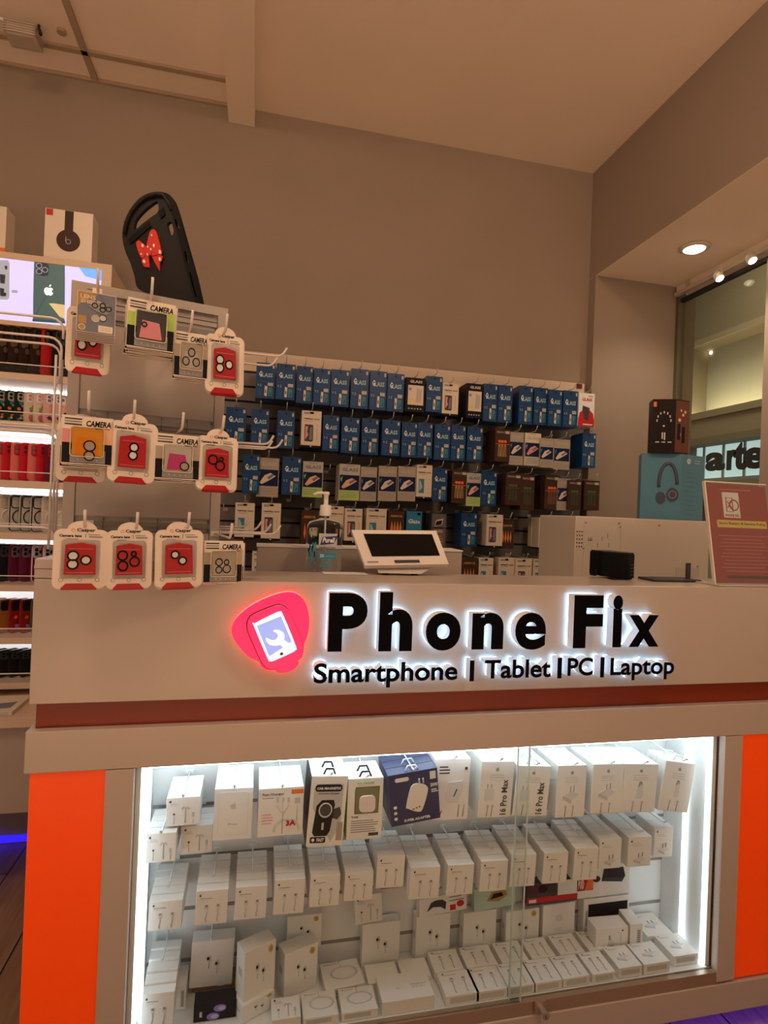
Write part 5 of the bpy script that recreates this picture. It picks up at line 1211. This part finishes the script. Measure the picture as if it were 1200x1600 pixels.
def k_power():
    k = base(.098, .066, .036); k.r(0, .30, .25, .75, red, .0008); k.q([(.14, .25), (.22, .72), (.30, .70), (.30, .30)], orange, .0012); k.o_(.36, .58, .07, brown, .0014); k.t_('POD', .02, .13, .3, .62, white, .03, .0014)
    k.q([(.46, .50), (.50, .92), (.86, .88), (.90, .60), (.84, .42)], ink('pack_black', (.035, .036, .045), .3), .002); k.q([(.48, .52), (.50, .60), (.86, .56), (.84, .44)], dgrey, .0024); return k
def k_screen():
    k = base(.082, .060, .036); k.r(.10, .96, .16, .86, black, .001); k.r(.05, .075, .3, .7, grey); return k
def k_cubebox():
    k = base(.050, .056, .046); k.q([(.34, .30), (.44, .56), (.54, .50), (.56, .30), (.46, .18)], lgrey, .001); k.q([(.38, .36), (.46, .62), (.60, .40)], vlg, .0014); k.r(.40, .44, .55, .72, grey, .001); k.logo(.82, .88, .03, dgrey); k.lines(.68, .72, .8, 1, .1, grey, .02); k.r(.76, .78, .3, .8, lgrey); return k
def k_slim():
    k = base(.026, .070, .060); k.r(.55, .85, .12, .80, lgrey, .0006)
    for j in range(8): k.r(.6, .8, .16+j*.08, .18+j*.08, dgrey, .001)
    return k
def k_adl():
    k = base(.052, .092, .026); k.logo(.10, .93, .028, dgrey); k.lines(.10, .5, .87, 2, .035, lgrey, .01)
    k.q([(.22, .46), (.52, .56), (.84, .48), (.56, .36)], vlg, .0008); k.q([(.22, .46), (.56, .36), (.56, .28), (.22, .38)], lgrey, .0008); k.q([(.56, .36), (.84, .48), (.84, .40), (.56, .28)], WB, .0008); k.r(.46, .49, .52, .64, grey, .001); k.r(.62, .65, .52, .64, grey, .001)
    k.box(-.020, .020, .006, .018, -.0004, 0, lgrey); return k
LOOP = glassmat('hang_loop', (.80, .84, .85), .12, .1)
def loops(o, W, H, T, m):
    b = MB(); b.tube([(-.010, T*.3, H-.001), (-.006, T*.3, H+.008), (.006, T*.3, H+.008), (.010, T*.3, H-.001)], .0016, m, 6); b.build('hang_loop', o)
def case_item(kind, fn, px, Y, n, lab, name, ry=0, rz=0, dt=None, group=None, loop=None, sc=True, dy=0, dzk=.0, grp_back=True):
    me, W, H, T = proto(kind, fn); p, ww, hh = fit(px, (0, Y, 0), Vector((0, 1, 0)))
    dt = dt or T+.0008
    first = None
    for k in range(n):
        o = inst(me, name, (p.x+(.0006*((k*3) % 3-1)), Y+k*dt, p.z+k*dzk), (ww/W, 1, hh/H), (0, ry, rz))
        tag(o, lab if k == 0 else f'{lab.split(",")[0]}, {ORD[k]} box back on its hook' + (',' + lab.split(',')[1] if ',' in lab else ''), 'box', group)
        if k == 0: first = o
        if loop and k < 2: loops(o, W, H, T, loop)
    return first, p, ww, hh
YBK = 1.4505
def shook(x, z, Yf, lab, L=None, up=.010):
    b = hook(None, (0, -1, 0), L or (YBK-Yf+.012), .0019, up, .5, mat('clear_hook', (.88, .90, .92), .2))
    b.disc((0, -(L or (YBK-Yf+.012))-up*.5, up), .0026, HK2, .003, seg=10)
    tag(b.build('showcase_hook', loc=(x, YBK-.0005, z)), lab, 'hook', 'hooks of the showcase')
TOPG = 'boxes on the top row of the showcase'; MIDG = 'cable boxes on the middle row of the showcase'
YT = 1.305
top = [
 ('ear', k_ear, (260, 312, 1246, 1290), 1.33, 4, 'small white wired earphone box, top left of the showcase', 'earphone_box', 0, None),
 ('ear', k_ear, (229, 275, 1302, 1347), 1.315, 4, 'small white wired earphone box, lower at the far left', 'earphone_box', 0, None),
 ('ear', k_ear, (284, 332, 1290, 1333), 1.35, 3, 'small white wired earphone box, below the top left one', 'earphone_box', 0, None),
 ('batt', k_batt, (334, 394, 1232, 1312), 1.315, 4, 'white battery pack box with grey rounded outline', 'battery_pack_box', .01, None),
 ('fast', k_fast, (404, 474, 1231, 1306), YT, 5, 'white 3A charger box with fanned cable picture', 'cable_box', -.0, None),
 ('car', k_car, (480, 537, 1213, 1322), YT-.008, 3, 'white and grey magnetic car charger box with black picture', 'charger_box', .05, black),
 ('green', k_green, (543, 598, 1216, 1311), YT-.005, 3, 'white charger box with lime green side and window', 'charger_box', 0.0, black),
 ('navy', k_navy, (614, 690, 1205, 1285), YT-.012, 3, 'navy blue adapter box with white charger picture', 'charger_box', -.11, white),
 ('usb', k_usb, (676, 732, 1186, 1281), YT+.012, 3, 'white adapter box right of the navy one', 'charger_box', .03, None),
 ('tallplug', lambda: tall('plug', 1), (748, 799, 1190, 1277), YT, 3, 'tall white box marked 16 Pro Max, left one', 'charger_box', .05, white),
 ('tallplug', None, (802, 855, 1197, 1275), YT, 3, 'tall white box marked 16 Pro Max, right one', 'charger_box', .08, white),
 ('tallcube', lambda: tall('cube'), (869, 914, 1196, 1277), YT, 3, 'tall white adapter box, left of the cube pictures', 'charger_box', .03, None),
 ('tallcube', None, (924, 972, 1194, 1271), YT, 3, 'tall white adapter box, right of the cube pictures', 'charger_box', .035, None),
 ('tallcar', lambda: tall('car'), (971, 1024, 1194, 1269), YT, 3, 'tall white car charger box, left one', 'charger_box', .07, None),
 ('tallcar', None, (1029, 1076, 1191, 1268), YT, 2, 'tall white slanted car charger box, far right', 'charger_box', .16, white)]
for i, (kd, fn, px, Y, n, lab, nm, ry, lp) in enumerate(top):
    o, p, ww, hh = case_item(kd, fn, px, Y, n, lab, nm, ry=ry, group=TOPG, loop=lp)
    shook(p.x+ry*hh, p.z+hh+(.005 if lp else .004), Y, f'clear hook over the {lab.split(",")[0] if len(lab) < 60 else lab.split(" with")[0]} ({ORD[i]} from left)' if False else f'wire hook over the {ORD[i]} stack of the top showcase row', up=.010)
mid = [(232, 284, 1408, 1453, 1.315, 5), (305, 355, 1391, 1444, 1.315, 5), (367, 416, 1385, 1436, 1.315, 5), (428, 475, 1374, 1428, 1.31, 5), (484, 530, 1368, 1416, 1.31, 5), (538, 582, 1363, 1407, 1.315, 5), (588, 631, 1337, 1387, 1.325, 4),
       (640, 686, 1355, 1404, 1.30, 5), (698, 739, 1351, 1398, 1.305, 5), (750, 792, 1345, 1392, 1.305, 5), (797, 836, 1335, 1385, 1.315, 5), (848, 886, 1332, 1380, 1.315, 5), (896, 933, 1325, 1375, 1.315, 5)]
for i, (x0, x1, y0, y1, Y, n) in enumerate(mid):
    o, p, ww, hh = case_item('cable', k_cable, (x0, x1, y0, y1), Y, n, f'small white cable box, {ORD[i]} stack of the middle row', 'cable_box', ry=.02+.0025*i, group=MIDG, dt=.0248, dzk=.002)
    shook(p.x+.002, p.z+hh+.014, Y, f'wire hook over the {ORD[i]} cable stack of the middle row', L=YBK-Y-.02)
for i, (x0, x1, y0, y1, Y, n) in enumerate([(936, 970, 1311, 1357, 1.325, 3), (981, 1017, 1308, 1354, 1.325, 3), (1022, 1051, 1293, 1339, 1.34, 2)]):
    o, p, ww, hh = case_item('adapt', k_adapt, (x0, x1, y0, y1), Y, n, ('small white adapter box, right after the cable stacks', 'small white adapter box, in the middle of three', 'small white adapter box, highest at the far right')[i], 'adapter_box', ry=.03, group='adapter boxes on the middle row of the showcase')
    shook(p.x+.002, p.z+hh+.010, Y, f'wire hook over the {ORD[i]} adapter stack of the middle row', L=YBK-Y+.0)
# lower hanging stack at the far left
o, p, ww, hh = case_item('cable', k_cable, (221, 271, 1552, 1606), 1.305, 5, 'small white cable box, low stack at the far left', 'cable_box', ry=.02, group=MIDG, dt=.0248, dzk=.006)
shook(p.x, p.z+hh+.032, 1.31, 'wire hook over the low cable stack at the far left', L=.10)
# standing boxes --------------------------------------------------
PG_ = 'wireless earbud boxes in the showcase'; zf = .1085
def stand(kd, fn, px, Y, lab, nm='earbud_box', ry=0, rz=0, group=PG_, ground=True, ty=1):
    me, W, H, T = proto(kd, fn); p, ww, hh = fit(px, (0, Y, 0), Vector((0, 1, 0)))
    z = p.z
    if ground or z < zf+.0003: hh = hh+(z-zf-.0003); z = zf+.0003
    o = inst(me, nm, (p.x, Y, z), (ww/W/max(.8, math.cos(rz)), ty, hh/H), (0, ry, rz)); tag(o, lab, 'box', group); return o
stand('pods', k_pods, (297, 363, 1470, 1541), 1.40, 'white earbud box hanging left over the kraft box', ry=.03, ground=False, ty=.9)
shook(atY(330, 1464, 1.40).x, atY(330, 1466, 1.4).z, 1.40, 'wire hook over the left earbud box', L=.06)
stand('pods_y', lambda: k_pods(True), (382, 430, 1478, 1558), 1.335, 'white earbud box with yellow sticker, upper of the left pile', rz=.45, ground=False)
stand('pods_y', None, (378, 428, 1560, 1630), 1.325, 'white earbud box with yellow sticker, lower of the left pile', rz=.45, ground=False)
stand('pods_y', None, (449, 502, 1430, 1482), 1.418, 'white earbud box with yellow sticker, behind the turned one', rz=.0, ground=False, ty=.7)
stand('pods_y', None, (444, 496, 1482, 1562), 1.37, 'white earbud box with yellow sticker, turned on the floor', rz=.34)
stand('pods', None, (566, 624, 1442, 1508), 1.418, 'white earbud box standing under the small earphone box', ry=.0, ty=.68)
stand('ear', None, (556, 598, 1398, 1442), 1.40, 'small white earphone box above the standing earbud box', 'earphone_box', ry=-.06, ground=False, group=TOPG)
shook(atY(577, 1394, 1.40).x, atY(577, 1394, 1.4).z, 1.40, 'wire hook over the middle earphone box', L=.05)
stand('pods', None, (650, 703, 1430, 1496), 1.418, 'white earbud box below the game controller box', ry=.0, rz=.035, ty=.68)
stand('pods', None, (724, 775, 1424, 1486), 1.418, 'white earbud box below the mint green box', rz=.035, ty=.68)
stand('pods_y', None, (790, 842, 1422, 1486), 1.418, 'white earbud box with yellow sticker, right of the middle', rz=.035, ty=.68)
stand('wplain', k_white, (848, 898, 1412, 1470), 1.418, 'plain white box below the red and black box', 'plain_box', rz=.035, group=None, ty=.8)
stand('screen', k_screen, (912, 982, 1402, 1457), 1.418, 'white box with a black screen picture', 'screen_box', group=None, ty=.8)
stand('power', k_power, (902, 984, 1352, 1400), 1.418, 'white box with a black power pack picture on the screen box', 'power_pack_box', group=None, ground=False, ty=.8)
stand('ctrl', k_ctrl, (656, 730, 1399, 1427), 1.418, 'white box with a dark game controller picture', 'controller_box', rz=.035, ry=-.04, group=None, ground=False, ty=.8)
stand('mint', k_mint, (742, 806, 1385, 1419), 1.418, 'mint green box with gold and black picture', 'gadget_box', rz=.035, ry=-.04, group=None, ground=False, ty=.8)
stand('redblk', k_redblk, (824, 902, 1377, 1411), 1.418, 'black and white box with a red stripe', 'headset_box', ry=-.0, group=None, ground=False, ty=.8)
stand('kraft', k_kraft, (300, 366, 1530, 1590), 1.415, 'brown kraft box with white earbud picture', 'earbud_box', group=PG_, ground=False)
stand('bbuds', k_black_buds, (302, 367, 1566, 1640), 1.33, 'black box with two lilac earbuds pictured', 'earbud_box', group=PG_, ground=False)
stand('slimw', k_slim, (272, 290, 1540, 1596), 1.37, 'slim white box between the low cable stack and black box', 'slim_box', group=None)
stand('cubebox', k_cubebox, (932, 980, 1450, 1492), 1.352, 'cube shaped white adapter box standing on the small boxes', 'adapter_box', group=None, rz=-.06, ground=False)
stand('slim', k_slim, (985, 1003, 1444, 1484), 1.345, 'slim white box standing beside the cube box', 'slim_box', group=None, rz=-.10, ground=False)
# lying boxes ------------------------------------------------------
FG = 'boxes lying on the showcase floor'; rows_y = {}
def lay(kd, fn, x0, x1, Yn, L, lab, nm='cable_box', rz=0, zb=zf, yb_=None):
    me, W, H, T = proto(kd, fn)
    yy = yb_ or 1540
    a = atP(x0, yy, (0, Yn, 0), Vector((0, 1, 0))); c = atP(x1, yy, (0, Yn, 0), Vector((0, 1, 0)))
    o = inst(me, nm, ((a.x+c.x)/2, Yn, zb+T+.0004), ((c.x-a.x)/W, L/H, 1), (-PI/2, 0, rz)); o.scale = ((c.x-a.x)/W, 1, L/H)
    tag(o, lab, 'box', FG); return o
front = [(697, 752, 1565), (744, 797, 1558), (792, 840, 1552), (834, 881, 1546), (880, 924, 1540), (926, 964, 1534)]
for i, (x0, x1, yy) in enumerate(front):
    lay('cable_l', k_cable_l, x0, x1-3, 1.273, .071, f'flat white cable box, {ORD[i]} from left in the front floor row', yb_=yy)
lay('adl', k_adl, 967, 1003, 1.274, .071, 'flat white cable box left of the front adapter box', yb_=1528); 
lay('adl', None, 1006, 1046, 1.274, .071, 'flat white adapter box on the floor, nearer one at right', 'adapter_box', yb_=1525)
lay('adl', None, 1052, 1090, 1.285, .075, 'flat white adapter box on the floor beside the right light tube', 'adapter_box', yb_=1518)
lay('adl', None, 1012, 1051, 1.36, .085, 'flat white adapter box on the floor, rear one at right', 'adapter_box', yb_=1478)
back = [(686, 727, 1525), (735, 776, 1510), (782, 818, 1505), (826, 860, 1498), (864, 898, 1490), (902, 934, 1485)]
for i, (x0, x1, yy) in enumerate(back):
    lay('cable_l', None, x0, x1, 1.372-(.0 if i else .004), .022 if False else (.020 if i else .020), '', yb_=yy) if False else None
for i, (x0, x1, yy) in enumerate(((680, 725, 1525), (731, 778, 1515), (785, 826, 1510), (832, 868, 1503), (876, 914, 1497), (921, 955, 1490))):
    o = lay('cable_l', None, x0, x1, 1.3455, .068, f'flat white cable box, {ORD[i]} from left in the rear floor row', yb_=yy)
lay('mag', k_mag, 509, 570, 1.345, .08, 'flat white charging puck box, rear one', 'charger_box', rz=.08, yb_=1545)
lay('mag', None, 536, 592, 1.284, .058, 'flat white charging puck box, right one at the front', 'charger_box', yb_=1590) if False else None
lay('mag', None, 474, 529, 1.274, .068, 'flat white charging puck box, left one at the front', 'charger_box', yb_=1590)
lay('mag', None, 534, 590, 1.274, .066, 'flat white charging puck box, right one at the front', 'charger_box', rz=.0, yb_=1590)
lay('plainf', k_plain, 597, 678, 1.274, .075, 'square flat white box with faint fruit mark at the front', 'charger_box', yb_=1585)
lay('white_flat', lambda: base(.05, .09, .012), 576, 625, 1.352, .06, 'plain flat white box behind the square box', 'plain_box', yb_=1530)
lay('ear', None, 425, 470, 1.276, .058, 'flat white wired earphone box at the front', 'earphone_box', yb_=1590)
lay('white_flat', None, 630, 674, 1.352, .06, 'plain flat white box left of the rear cable boxes', 'plain_box', yb_=1530)
